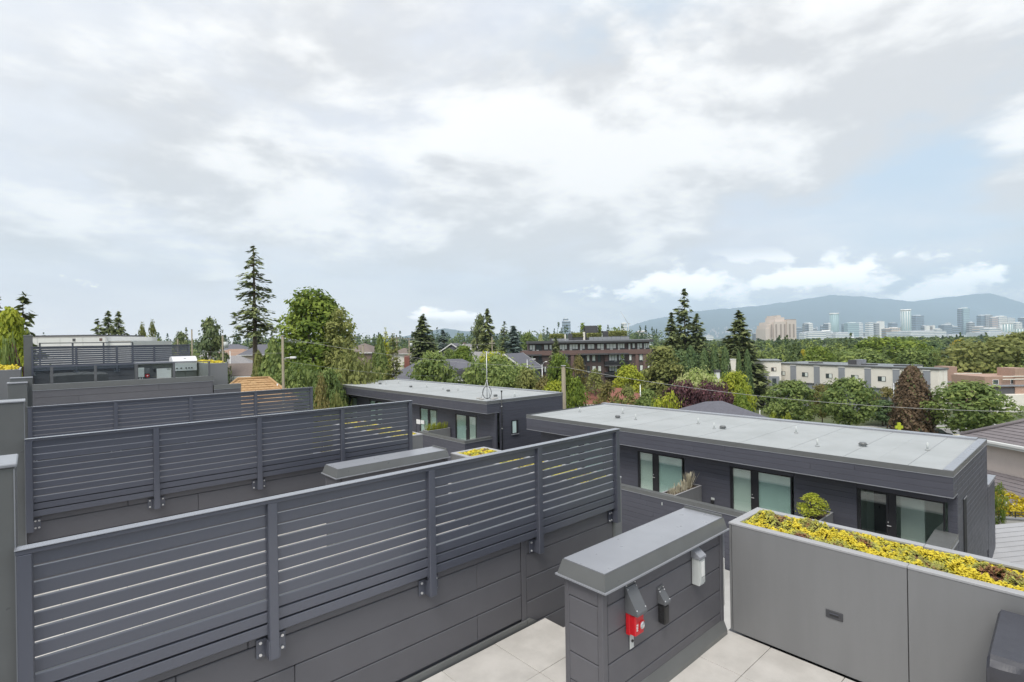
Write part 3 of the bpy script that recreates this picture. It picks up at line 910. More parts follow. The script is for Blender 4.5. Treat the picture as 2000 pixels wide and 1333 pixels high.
def opening(parent, xw, yd, yw, zf, ztop, style):
    """door (yd = high, low) and window (yw) side by side in a wall facing -x; style 'blind', 'room' or 'frost'"""
    w = .055
    d = thing_part('door', parent)
    y0, y1 = yd[1] - w * 2.2, yd[0] + w * 2.2
    frame_bars(d, y0, y1, zf, ztop + w * 1.6, xw, .005, w * .8, M_FRAME)
    box('leaf', d, xw + .0, xw + .035, y0 + w, yd[1], zf + .06, ztop + .05, M_FRAME)
    box('leaf', d, xw + .0, xw + .035, yd[0], y1 - w, zf + .06, ztop + .05, M_FRAME)
    box('leaf', d, xw + .001, xw + .034, yd[1], yd[0], zf + .06, zf + .16, M_FRAME)
    box('pane', d, xw + .012, xw + .018, yd[1], yd[0], zf + .16, ztop, M_GLASS)
    box('handle', d, xw - .06, xw - .04, yd[1] - .16, yd[1] - .03, zf + 1.0, zf + 1.025, M_STEEL, .004)
    box('lock', d, xw - .02, xw + .0, yd[1] - .075, yd[1] - .045, zf + 1.12, zf + 1.15, M_STEEL)
    wd = thing_part('window', parent)
    q0, q1 = yw[1] - w, yw[0] + w
    frame_bars(wd, q0, q1, zf, ztop + w * 1.6, xw, .004, w * .9, M_FRAME)
    box('pane', wd, xw + .012, xw + .018, q0 + w * .9, q1 - w * .9, zf + w * .9, ztop + .04, M_GLASS)
    if q1 < y0: box('mullion', parent, xw - .004, xw + .03, q1 + .001, y0 - .001, zf, ztop + w * 1.6, M_FRAME)
    if style in ('blind', 'frost'):
        m = M_BLIND if style == 'blind' else M_DOOR
        box('blind', d, xw + .07, xw + .075, yd[1], yd[0], zf + .1, ztop + .03, M_BLIND)
        box('blind', wd, xw + .07, xw + .075, q0 + .03, q1 - .03, zf + .05, ztop + .03, M_FROST)
    elif style == 'half':
        box('blind', d, xw + .07, xw + .075, yd[1], yd[0], zf + .1, ztop + .03, M_FROST)
        box('blind', wd, xw + .07, xw + .075, q0 + .03, q1 - .03, zf + .05, ztop + .03, M_BLIND)
    box('room_back', parent, xw + 2.2, xw + 2.25, min(q0, y0) - .3, max(q1, y1) + .3, zf - .1, ztop + .5, M_ROOM)
    box('room_floor', parent, xw + .14, xw + 2.19, min(q0, y0) - .3, max(q1, y1) + .3, zf - .1, zf - .02, M_CONC)
    box('room_ceiling', parent, xw + .14, xw + 2.19, min(q0, y0) - .3, max(q1, y1) + .3, ztop + .3, ztop + .4, M_DOOR)
    for yy in (min(q0, y0) - .30, max(q1, y1) + .26):
        box('room_side', parent, xw + .14, xw + 2.19, yy, yy + .04, zf - .019, ztop + .299, M_ROOM)
    if style == 'room':
        box('partition', parent, xw + .5, xw + .58, yw[0] - .72, yw[0] - .02, zf - .018, ztop + .29, M_DOOR)
        box('inner_door', parent, xw + 2.1, xw + 2.19, yd[1] + .25, yd[0] + .1, zf - .018, ztop - .2, M_CTR)
        box('door_hinge', parent, xw + 2.08, xw + 2.1, yd[0] - .12, yd[0] - .06, zf + 1.0, zf + 1.1, M_BLACK)


def thing_part(name, parent):
    o = bpy.data.objects.new(name, None); o.empty_display_size = .1
    link(o, parent)
    return o


def block(label, xe, xw, xb, y0, y1, zr, fh, zf, opens, par_x, par_z, lower_b, side_ret, ov_l):
    """flat-roofed row: deep fascia along the front (facing -x), recessed window wall, balcony in front"""
    t = thing('row_house', ((xw + xb) / 2, (y0 + y1) / 2, GROUND), label, 'house')
    r = random.Random(9)
    zs = zr - fh
    # solid core set behind the window wall, leaving rooms free
    box('core', t, xw + 2.3, xb - .03, y0 + .03, y1 - ov_l - .03, GROUND, zr - .02, M_SIDE2)
    box('core', t, par_x + .03, xw + 2.295, y0 + .03, y1 - ov_l - .03, GROUND, zf - .12, M_SIDE2)
    box('roof_deck', t, xe + .03, xb - .03, y0 + .03, y1 - .03, zr - .14, zr - .012, M_SIDE2)
    box('soffit', t, xe + .025, xw + .2, y0 + .03, y1 - .03, zs + .0, zs + .03, M_SIDE2)
    box('fascia_core', t, xe + .022, xe + .3, y0 + .022, y1 - .022, zs + .031, zr - .141, M_SIDE2)
    box('header', t, xw + .022, xw + 2.29, y0 + .03, y1 - ov_l - .03, zs + .031, zr - .142, M_SIDE2)
    # fascia: metal edge above, boards below
    box('edge_flashing', t, xe - .012, xe + .02, y0 - .012, y1 + .012, zr - .17, zr + .03, M_FLASH, .004)
    box('drip_line', t, xe - .02, xe - .012, y0 - .02, y1 + .02, zr - .185, zr - .165, M_CAP)
    siding(t, 'y', xe + .022, -1, y0, y1, zs + .012, zr - .186, M_SIDE2, (fh - .19) / 3, .024, .012, (4.88,), r)
    box('fascia_drip', t, xe - .016, xe + .04, y0 - .01, y1 + .01, zs - .018, zs + .008, M_CAP)
    # far-left return of the fascia
    siding(t, 'x', y1 - .022, 1, xe + .0, xb, zs + .012, zr - .186, M_SIDE2, (fh - .19) / 3, .024, .012, (4.88,), r)
    box('edge_flashing', t, xe + .021, xb, y1 - .02, y1 + .012, zr - .17, zr + .03, M_FLASH)
    # membrane sheets across the roof
    n = round((y1 - y0) / 1.0)
    sw = (y1 - y0 - .5) / n
    for k in range(n):
        ya = y0 + .25 + sw * k
        box('roof_sheet', t, xe + .06, xb - .38, ya + .004, ya + sw - .004, zr - .008, zr + .006 + .005 * (k % 2), M_MEMB, .002)
    # raised back and end kerbs
    box('kerb', t, xb - .40, xb, y0 + .28, y1 - .0, zr - .01, zr + .085, M_CAP, .01)
    n2 = 3
    for k in range(n2):
        a = xe + (xb - xe) / n2 * k; b = xe + (xb - xe) / n2 * (k + 1)
        box('kerb', t, a + .022 if k == 0 else a + .003, b - .003, y0 - .0, y0 + .27, zr - .009, zr + .05, M_CAP, .01)
    box('edge_flashing', t, xe + .021, xb + .01, y0 - .014, y0 - .0005, zr - .16, zr + .04, M_FLASH, .003)
    box('drip_line', t, xe + .021, xb + .01, y0 - .024, y0 - .0142, zr - .172, zr - .155, M_CAP)
    box('edge_flashing', t, xb - .001, xb + .014, y0, y1, zr - .2, zr + .08, M_FLASH)
    # end wall facing -y
    xs_ = xw + side_ret
    siding(t, 'x', y0 + .022, -1, xs_, xb, zf - 1.2, zr - .186, M_SIDE2, .2, .024, .010, (3.66,), r)
    siding(t, 'x', y0 + .022, -1, xe + .01, xs_ - .002, zs + .012, zr - .186, M_SIDE2, (fh - .19) / 3, .024, .012, (4.88,), r)
    box('fascia_drip', t, xe + .041, xs_, y0 - .008, y0 + .04, zs - .018, zs + .006, M_CAP)
    # window wall
    ops = []
    for (yd, yw, ztop, style) in opens:
        lo, hi = min(yw[1], yd[1]) - .13, max(yw[0], yd[0]) + .13
        ops.append((lo, hi, ztop + .09))
        opening(t, xw, yd, yw, zf, ztop, style)
    ops.sort()
    a = y0 + .005
    yl = y1 - ov_l
    for lo, hi, zt_ in ops + [(yl, yl, zs)]:
        if lo - a > .03: siding(t, 'y', xw + .022, -1, a, lo - .004, zf, zs, M_SIDE2, .2, .02, .010, (3.66,), r)
        if hi > lo and zs - zt_ > .04: siding(t, 'y', xw + .022, -1, lo, hi, zt_ + .004, zs, M_SIDE2, .2, .02, .010, (9,), r)
        if lo - a > .1: box('wall', t, xw + .022, xw + .13, a, lo - .004, zf - .1, zs + .03, M_SIDE2)
        a = hi + .004
    if ov_l > .1:
        siding(t, 'x', yl - .022, 1, xw, xb, zf - 1, zs, M_SIDE2, .2, .02, .010, (3.66,), r)
    # balcony
    box('balcony_floor', t, par_x + .03, xw + .02, y0 + .05, yl, zf - .119, zf - .03, M_CONC)
    return t, r


tA, rA = block('long charcoal row house with pale flat roof, directly across the courtyard', 22.2, 22.9, 29.8, 3.28, 23.4, -4.5, .85, -7.9,
               [((6.08, 5.29), (4.98, 3.67), -5.80, 'room'), ((10.97, 10.18), (9.85, 8.57), -5.80, 'blind'), ((15.81, 15.07), (14.72, 13.45), -5.80, 'blind'), ((20.6, 19.9), (19.5, 18.2), -5.80, 'blind')],
               20.28, -6.8, 32, .05, .5)
yy0 = 3.28
# balcony parapet wall of the long row
pa = thing('balcony_wall', (20.3, 12, GROUND), 'boarded balcony wall along the front of the long charcoal row', 'wall')
box('core', pa, 20.302, 20.5, yy0 + .03, 23.0, GROUND, -6.83, M_SIDE2)
box('coping', pa, 20.26, 20.54, yy0 - .01, 23.0, -6.83, -6.79, M_FLASH, .004)
box('coping_face', pa, 20.265, 20.30, yy0 - .01, 23.0, -6.97, -6.831, M_FLASH)
box('drip_line', pa, 20.255, 20.264, yy0 - .01, 23.0, -6.985, -6.962, M_CAP)
siding(pa, 'y', 20.302, -1, yy0, 23.0, -9.6, -6.99, M_SIDE2, .225, .022, .012, (3.66,), rA)
box('hose_bib', pa, 20.16, 20.27, 11.95, 12.05, -8.18, -8.1, M_BLACK, .01)
box('conduit_hook', pa, 20.25, 20.279, 12.86, 12.9, -7.25, -7.13, M_GREYBOX)
# end wall of the balcony and the lower storey step behind the row
pe = thing('balcony_wall', (22, 3.3, GROUND), 'end wall of the long row balcony with a sloping metal cap', 'wall')
box('core', pe, 20.51, 22.94, yy0 + .03, yy0 + .25, GROUND, -6.92, M_SIDE2)
prism('sloping_cap', pe, [(20.5, -6.92), (22.94, -6.92), (22.94, -6.70), (20.5, -6.86)], 'y', yy0 - .008, yy0 + .62, M_FLASH)
box('cap_edge', pe, 20.5, 22.94, yy0 - .02, yy0 - .009, -6.95, -6.90, M_CAP)
siding(pe, 'x', yy0 + .022, -1, 20.53, 22.94, -9.6, -6.95, M_SIDE2, .2, .022, .010, (3.66,), rA)
box('wall_end', pe, 20.51, 20.53, yy0 - .002, yy0 + .03, -9.6, -6.95, M_SIDE2)
sl = box('slot_shade_panel', tA, 23.93, 24.45, yy0 - .028, yy0 - .0035, -9.0, -5.76, M_DARK)  # dark panel on the wall face; shade of a recess put into its colour
box('slot_flashing', tA, 23.90, 24.48, yy0 - .045, yy0 - .0285, -5.76, -5.72, M_CAP)
lo = thing('row_house', (31, 12, GROUND), 'lower rear wing of the long charcoal row with a metal cap', 'house')
box('wall', lo, 29.86, 32.0, yy0 + .022, 22.8, GROUND, -6.5, M_SIDE2)
siding(lo, 'x', yy0 + .022, -1, 29.86, 32.0, -9.6, -6.5, M_SIDE2, .2, .024, .010, (3.66,), rA)
box('cap', lo, 29.86, 32.05, yy0 - .04, 22.85, -6.5, -6.38, M_CAP, .006)


def vent(x, y, z, kind, label):
    if kind == 'pipe':
        t = thing('roof_vent', (x, y, z), label, 'vent', 'vents on the flat roofs')
        add('pipe', cyl_mesh(.035, .30, M_GREYBOX, 8), t, (x, y, z + .15))
        add('boot', cyl_mesh(.09, .05, M_MEMB, 10, .045), t, (x, y, z + .025))
    else:
        t = thing('roof_vent', (x, y, z), label, 'vent', 'vents on the flat roofs')
        add('hood', cyl_mesh(.17, .09, M_FLASH, 12, .11), t, (x, y, z + .115))
        add('curb', cyl_mesh(.12, .07, M_MEMB, 12), t, (x, y, z + .035))


ORD = ['first', 'second', 'third', 'fourth', 'fifth', 'sixth', 'seventh', 'eighth']


def vents(spots, z, where):
    cnt = {'p': 0, 'h': 0}
    for u, v, kind in sorted(spots):
        dpt = -z / ((v - (666.5 - (u - 1000) * math.tan(ROLL))) / FPX)
        x, y = pz(u, dpt)
        o = ORD[cnt[kind]]; cnt[kind] += 1
        vent(x, y, z, 'pipe' if kind == 'p' else 'hood', '%s %s from the left on the %s' % (o, 'thin vent pipe' if kind == 'p' else 'squat grey vent', where))


vents([(1130, 805, 'p'), (1204, 817, 'h'), (1214, 808, 'p'), (1239, 820, 'p'), (1361, 828, 'p'), (1392, 838, 'p'), (1409, 838, 'h'), (1552, 846, 'p'), (1593, 872, 'p'), (1682, 872, 'h'), (1808, 880, 'p')], -4.489, 'pale roof of the long row')


def grass_tuft(name, x, y, z, h, n, m, label, spread, seed, group=None, cat='plant'):
    r = np.random.RandomState(seed)
    t = thing(name, (x, y, z), label, cat, group)
    a = r.uniform(0, 6.28, n); lean = r.uniform(.05, .55, n); hh = h * r.uniform(.5, 1.05, n)
    bx_ = r.normal(0, spread[0] * .5, n); by_ = r.normal(0, spread[1] * .5, n)
    V = np.zeros((n, 4, 3)); w = .012 * r.uniform(.7, 1.5, n)
    dx, dy = np.cos(a), np.sin(a)
    V[:, 0] = np.stack([bx_ - dy * w, by_ + dx * w, np.zeros(n)], 1)
    V[:, 1] = np.stack([bx_ + dy * w, by_ - dx * w, np.zeros(n)], 1)
    V[:, 2] = np.stack([bx_ + dx * lean * hh + dy * w * .8, by_ + dy * lean * hh - dx * w * .8, hh], 1)
    V[:, 3] = np.stack([bx_ + dx * lean * hh - dy * w * .8, by_ + dy * lean * hh + dx * w * .8, hh], 1)
    add('foliage', np_mesh('blades', V.reshape(-1, 3), np.arange(n * 4).reshape(-1, 4), m, r.uniform(0, 1, n)), t, (x, y, z))
    return t


L_STRAW = leafmat('straw_grass', (0.45, 0.40, 0.28), (0.62, 0.58, 0.45), tr=.2)
L_LIME = leafmat('lime_leaf', (0.20, 0.26, 0.03), (0.40, 0.42, 0.05), tr=.3)
L_YEL = leafmat('yellow_leaf', (0.45, 0.36, 0.02), (0.72, 0.58, 0.03), tr=.3)


def divider(x0, x1, y0, y1, z1, z0, label):
    t = thing('balcony_planter', ((x0 + x1) / 2, (y0 + y1) / 2, z0), label, 'planter', 'planters dividing the balconies')
    for a in ((x0, x1, y0, y0 + .03), (x0, x1, y1 - .03, y1), (x0, x0 + .03, y0 + .031, y1 - .031), (x1 - .03, x1, y0 + .031, y1 - .031)):
        box('panel', t, *a, z0, z1 - .02, M_PLANT, .003)
    for a in ((x0 - .005, x1 + .005, y0 - .005, y0 + .06), (x0 - .005, x1 + .005, y1 - .06, y1 + .005), (x0 - .005, x0 + .06, y0 + .062, y1 - .062), (x1 - .06, x1 + .005, y0 + .062, y1 - .062)):
        box('rim', t, *a, z1 - .019, z1, M_PRIM, .003)
    box('soil', t, x0 + .031, x1 - .031, y0 + .031, y1 - .031, z1 - .3, z1 - .07, M_SOIL)


divider(20.56, 22.86, 12.43, 13.1, -6.8, -7.92, 'grey balcony planter with dry grasses between two glazed doors')
divider(20.56, 22.86, 7.0, 7.66, -6.8, -7.92, 'grey balcony planter with a lime green bush')
for k, (x, h, n) in enumerate([(22.3, .75, 90), (21.9, .42, 60), (21.4, .38, 60), (20.95, .3, 40)]):
    grass_tuft('grass_tuft', x, 12.76, -6.87, h, n, L_STRAW, ['tall dry feathery grass at the wall end of the balcony planter', 'dry grass tuft next to the tall one in the balcony planter', 'dry grass tuft mid balcony planter', 'small dry grass tuft at the parapet end of the balcony planter'][k], (.16, .16), 50 + k)
wl = thing('wall_light', (22.85, 11.9, -7.1), 'small black wall lantern beside the balcony planter', 'light')
box('body', wl, 22.78, 22.9, 11.85, 11.97, -7.62, -7.38, M_BLACK, .006)
box('back_plate', wl, 22.885, 22.9, 11.83, 11.99, -7.37, -7.27, M_GREYBOX)

tB, rB = block('shorter charcoal row house with pale flat roof and antenna mast, farther left', 22.3, 23.05, 29.7, 27.3, 51.6, -4.0, .80, -7.25,
               [((31.8, 30.62), (30.25, 29.5), -5.36, 'half'), ((36.65, 35.6), (35.3, 34.4), -5.32, 'half'), ((45.2, 44.2), (43.8, 43.0), -5.32, 'half'), ((50.6, 49.4), (49.0, 47.9), -5.30, 'half')],
               20.75, -6.45, 32, .35, .6)
pb = thing('balcony_wall', (20.8, 30, GROUND), 'boarded balcony wall wrapping the corner of the antenna row', 'wall')
box('core', pb, 20.772, 20.95, 27.75, 33.2, GROUND, -6.48, M_SIDE2)
box('core', pb, 20.951, 23.35, 27.75, 27.95, GROUND, -6.48, M_SIDE2)
box('coping', pb, 20.73, 20.99, 27.70, 33.2, -6.48, -6.44, M_FLASH)
box('coping', pb, 20.991, 23.35, 27.70, 27.99, -6.479, -6.441, M_FLASH)
box('coping_face', pb, 20.735, 20.77, 27.715, 33.2, -6.6, -6.481, M_FLASH)
box('coping_face', pb, 20.775, 23.35, 27.705, 27.73, -6.6, -6.481, M_FLASH)
box('drip_line', pb, 20.72, 20.734, 27.70, 33.2, -6.615, -6.595, M_CAP)
box('drip_line', pb, 20.735, 23.35, 27.69, 27.704, -6.615, -6.595, M_CAP)
siding(pb, 'y', 20.772, -1, 27.73, 33.2, -8.6, -6.62, M_SIDE2, .2, .02, .010, (3.66,), rB)
siding(pb, 'x', 27.75, -1, 20.76, 23.35, -8.6, -6.62, M_SIDE2, .2, .02, .010, (3.66,), rB)
bw = thing_part('window', tB)
for a in ((24.45, 25.05, -6.42, -6.36), (24.45, 25.05, -5.53, -5.47)): box('frame', bw, a[0], a[1], 27.24, 27.275, a[2], a[3], M_FRAME)
for x in (24.45, 24.99): box('frame', bw, x, x + .06, 27.241, 27.274, -6.359, -5.531, M_FRAME)
box('pane', bw, 24.51, 24.99, 27.255, 27.262, -6.36, -5.53, M_FROST)
box('reveal', bw, 24.87, 24.99, 27.246, 27.254, -6.36, -5.53, M_FRAME)
box('sill', bw, 24.42, 25.08, 27.2, 27.29, -6.47, -6.425, M_CAP)
divider(20.99, 22.95, 32.4, 33.1, -6.35, -7.27, 'dark balcony planter with green grass on the antenna row')
for k in range(4):
    grass_tuft('grass_tuft', 21.3 + .45 * k, 32.75, -6.45, .55, 70, L_LIME, ['parapet end', 'second', 'third', 'wall end'][k] + ' green grass tuft in the antenna row balcony planter', (.25, .2), 70 + k, 'green tufts on the antenna row balcony')
cl = thing('clothes_rack', (22.3, 35.2, -7.25), 'white towels hung on a rack beside the balcony door', 'clothes rack')
box('rail', cl, 22.3, 22.33, 34.8, 36.2, -6.05, -6.02, M_BLACK)
for y in (34.85, 36.1): box('leg', cl, 22.3, 22.33, y, y + .03, -7.28, -6.051, M_BLACK)
box('towel', cl, 22.29, 22.34, 35.5, 36.05, -6.35, -6.015, M_WHITE, .005)
box('towel', cl, 22.29, 22.34, 34.95, 35.4, -6.3, -6.014, M_WHITE, .005)

# antenna tripod with a coil of cable and the black pipe on the corner
an = thing('antenna_mast', (23.36, 28.55, -4.0), 'pale antenna mast on a tripod with a coil of black cable', 'antenna')
M_GALV = mat('galvanised_steel', (0.55, 0.56, 0.57), .4, .5, .1, 8)
add('mast', tube_mesh([([(0, 0, 0), (0, 0, 3.3)], .03)], M_GALV, 8), an, (23.36, 28.55, -3.99))
add('tip', box_mesh(.28, .03, .04, M_GALV), an, (23.36, 28.55, -.70))
for k in range(3):
    a = k * 2.094 + .4
    add('leg', tube_mesh([([(.42 * math.cos(a), .42 * math.sin(a), 0), (.03 * math.cos(a), .03 * math.sin(a), 1.25)], .018)], M_GALV, 6), an, (23.36, 28.55, -3.99))
add('collar', cyl_mesh(.05, .1, M_GALV, 10), an, (23.36, 28.55, -2.74))
ringp = [(.30 * math.cos(a) * rt.x, .30 * math.cos(a) * rt.y, .42 * math.sin(a)) for a in np.linspace(0, 6.283, 25)]
add('cable_coil', tube_mesh([(ringp, .022)], M_BLACK, 6), an, (23.36 - fw.x * .06, 28.55 - fw.y * .06, -3.53))
for k, (dx, dy) in enumerate(((.5, -.3), (-.3, .55), (.1, -.6), (-.55, -.1))):
    box('ballast_block', an, 23.36 + dx - .15, 23.36 + dx + .15, 28.55 + dy - .1, 28.55 + dy + .1, -3.99, -3.9, M_CONC, .01)
bp = thing('vent_stack', (23.5, 27.2, -7.1), 'thin black vent pipe running up the corner of the antenna row', 'pipe')
add('pipe', tube_mesh([([(0, 0, 0), (0, 0, 4.0)], .035)], M_BLACK, 8), bp, (23.52, 27.2, -7.4))
add('pipe_cap', cyl_mesh(.06, .1, M_BLACK, 10), bp, (23.52, 27.2, -3.38))
for z in (-4.4, -5.9): add('clamp', cyl_mesh(.05, .05, M_GALV, 8), bp, (23.52, 27.2, z))
vents([(733, 744, 'p'), (741, 751, 'h'), (753, 751, 'p'), (777, 749, 'p'), (801, 757, 'h'), (832, 757, 'p'), (864, 761, 'p'), (874, 765, 'h'), (893, 763, 'p'), (966, 775, 'h'), (1004, 775, 'p')], -3.989, 'roof of the antenna row')
# ------------------------------------------------------------------ ground, road
def ground_mat():
    m = bpy.data.materials.new('ground_cover'); m.use_nodes = True
    t = NT(m.node_tree); bs = m.node_tree.nodes['Principled BSDF']
    p = t.n('ShaderNodeNewGeometry').outputs['Position']
    c = t.mix(t.ramp(t.noise(p, .08, 6, .6), .35, .65), (0.055, 0.085, 0.03), (0.10, 0.12, 0.05))
    c = t.mix(t.ramp(t.noise(p, .9, 4, .6), .45, .7), c, (0.12, 0.115, 0.06))
    t.put(bs.inputs['Base Color'], c); bs.inputs['Roughness'].default_value = .95
    return m


me = poly_mesh([(-3000, -15000, 0), (19000, -15000, 0), (19000, 9500, 0), (-3000, 9500, 0)], [[0, 1, 2, 3]], ground_mat())
tag(add('ground', me, None, (0, 0, GROUND)), None, None, None, 'structure')

M_ROAD = mat('asphalt', (0.21, 0.205, 0.20), .85, 0, .12, .4, bump=.1)
M_LINE = mat('road_paint', (0.72, 0.66, 0.35), .7, 0, .1, 3)
M_PATH = mat('pavement_concrete', (0.42, 0.41, 0.385), .85, 0, .1, .6)
# the street in front of the cream terrace runs across the view
SA, SB = Vector((*pz(1380, 71), 0)), Vector((*pz(2150, 71), 0))
sdir = (SB - SA).normalized(); snrm = Vector((-sdir.y, sdir.x, 0))
if snrm.dot(fw) < 0: snrm = -snrm
smid = (SA + SB) / 2
srz = math.atan2(sdir.y, sdir.x)


def street_strip(name, off, width, z0, z1, m, L=130.0, kind='structure'):
    c = smid + snrm * off
    o = add(name, box_mesh(L, width, z1 - z0, m), None, (c.x, c.y, GROUND + (z0 + z1) / 2), (0, 0, srz))
    return tag(o, None, None, None, kind)


street_strip('road', 0, 8.4, -.05, .012, M_ROAD)
street_strip('road_line', .1, .14, .01, .017, M_LINE)
street_strip('road_line', -.2, .14, .01, .017, M_LINE)
for s in (-1, 1):
    street_strip('kerb', s * 4.3, .18, -.05, .13, M_CONC)
    street_strip('pavement', s * 6.6, 1.8, -.05, .125, M_PATH)
    street_strip('grass_verge', s * 5.05, 1.3, -.05, .12, mat('verge_grass', (0.10, 0.14, 0.045), .9, 0, .2, 2))


# ------------------------------------------------------------------ tree generators (numpy, leaf-sized faces)
def quads_from(c, n, s, r, aspect=1.0):
    """leaf quads at centres c with normals n and sizes s"""
    n = n / np.maximum(np.linalg.norm(n, axis=1, keepdims=True), 1e-6)
    a = np.cross(n, r.normal(size=n.shape)); a /= np.maximum(np.linalg.norm(a, axis=1, keepdims=True), 1e-6)
    b = np.cross(n, a)
    s = s[:, None]
    V = np.stack([c + a * s * aspect, c + b * s * .62, c - a * s * aspect, c - b * s * .62], 1)
    return V


def crown_mesh(name, V, m, tint):
    n = len(V)
    return np_mesh(name, V.reshape(-1, 3), np.arange(n * 4).reshape(-1, 4), m, tint)


def broadleaf(seed, H, R, base, ncl, per, leaf, prof='round', rough=.28):
    """clumps spread through the crown; returns (crown quads, tints, limb paths)"""
    r = np.random.RandomState(seed)
    zc, a = (H + base) / 2, (H - base) / 2
    C, RC = [], []
    ph = r.uniform(0, 6.28, 6)
    while len(C) < ncl:
        th = r.uniform(0, 6.28); w = r.uniform(-1, 1)
        rr = r.uniform(.25, 1) ** .45
        lump = 1 + rough * (math.sin(2 * th + ph[0]) * .35 + math.sin(3 * th + ph[1] + 2 * w) * .3 + math.sin(5 * th + ph[2] - 3 * w) * .2)
        if prof == 'dometop': pr = math.sqrt(max(0, 1 - abs(w) ** 1.55))
        elif prof == 'round': pr = math.sqrt(max(0, 1 - abs(w) ** 2.3))
        elif prof == 'egg': pr = math.sqrt(max(0, 1 - w * w)) * (1.05 - .35 * (w + .2))
        elif prof == 'cone': pr = max(.08, (1 - w) / 2) ** .72
        else: pr = math.sqrt(max(0, 1 - max(w, -w * .6) ** 4)) if w > -.75 else .5
        C.append((R * .86 * pr * rr * lump * math.cos(th), R * .86 * pr * rr * lump * math.sin(th), zc + a * .9 * w * (.9 + .1 * lump)))
        RC.append(R * r.uniform(.17, .34) * (.75 if prof == 'cone' else 1))
    C = np.array(C); RC = np.array(RC)
    k = np.repeat(np.arange(ncl), per)
    d = r.normal(size=(len(k), 3)); d[:, 2] += .35
    d /= np.linalg.norm(d, axis=1, keepdims=True)
    sq = np.array([1.15, 1.15, .72])
    P = C[k] + d * sq * (RC[k] * r.uniform(.55, 1.12, len(k)))[:, None]
    out = P - np.array([0, 0, zc - a * .3]); out /= np.linalg.norm(out, axis=1, keepdims=True)
    N = d * .9 + out * .45 + r.normal(0, .42, d.shape); N[:, 2] += .25
    V = quads_from(P, N, leaf * r.uniform(.6, 1.35, len(k)), r)
    tint = np.clip(r.uniform(.02, .85, ncl)[k] + r.normal(0, .13, len(k)), 0, 1)
    limbs = [([(0, 0, 0), (.02 * R, .03 * R, base * .6), (0, .02 * R, base + a * .5), (0, 0, zc + a * .55)], [H * .022, H * .018, H * .012, H * .003])]
    for i in r.choice(ncl, min(9, ncl), False):
        z0 = base * .75 + (C[i][2] - base * .75) * .25
        mid = C[i] * .45; mid[2] = z0 + (C[i][2] - z0) * .6
        limbs.append(([(0, 0, z0), tuple(mid), tuple(C[i])], [H * .010, H * .006, H * .002]))
    return V, tint, limbs


def conifer(seed, H, R, base, tiers, per, leaf, droop=.25, power=.8, gap=.0, wid=.34, shrink=1.0, ragged=.35):
    r = np.random.RandomState(seed)
    V, T = [], []
    limbs = [([(0, 0, 0), (0, 0, H * .5), (0, 0, H * .985)], [H * .016, H * .010, H * .002])]
    for i in range(tiers):
        f = (i + r.uniform(-.3, .3)) / (tiers - .9)
        f = min(max(f, 0), .995)
        z = base + (H - base) * f
        L0 = R * (1 - f) ** power * shrink + .03 * R
        nb = max(4, int(per * (.45 + .55 * (1 - f))))
        for b in range(nb):
            if r.uniform() < gap: continue
            a = r.uniform(0, 6.28)
            L = L0 * r.uniform(1 - ragged, 1.12)
            zb = z + r.uniform(-.75, .75) * (H - base) / tiers
            if f < .12: L *= r.uniform(.75, 1.0)
            n = max(5, int(L / leaf * 3.6))
            s = r.uniform(.06, 1, n) ** .75
            zz = zb + L * (.14 * s - droop * s ** 1.6 + .10 * s ** 4) + r.normal(0, .14 * (H - base) / tiers + .02 * L, n)
            side = r.normal(0, 1, n) * wid * L * .42 * (1.08 - s * .85)
            x = L * s; px_ = x * math.cos(a) - side * math.sin(a); py_ = x * math.sin(a) + side * math.cos(a)
            P = np.stack([px_, py_, zz - np.abs(side) * .22], 1)
            dirv = np.stack([math.cos(a) * np.ones(n) - np.sign(side) * .5 * math.sin(a), math.sin(a) * np.ones(n) + np.sign(side) * .5 * math.cos(a), -.25 * np.ones(n)], 1)
            dirv += r.normal(0, .25, dirv.shape); dirv /= np.linalg.norm(dirv, axis=1, keepdims=True)
            nn = np.stack([math.cos(a) * .35 * np.ones(n), math.sin(a) * .35 * np.ones(n), np.ones(n)], 1) + r.normal(0, .35, (n, 3))
            w = np.cross(nn, dirv); w /= np.maximum(np.linalg.norm(w, axis=1, keepdims=True), 1e-6)
            ls = (leaf * r.uniform(.7, 1.4, n))[:, None]
            V.append(np.stack([P + dirv * ls, P + w * ls * .42, P - dirv * ls * .8, P - w * ls * .42], 1))
            T.append(np.clip(r.uniform(.2, .7) + r.normal(0, .12, n) + .2 * s, 0, 1))
            if b % 3 == 0 and L > .5:
                limbs.append(([(0, 0, zb), (L * .8 * math.cos(a), L * .8 * math.sin(a), zb + L * (.112 - droop * .7))], [H * .004, H * .0012]))
    # leader
    return np.concatenate(V), np.concatenate(T), limbs


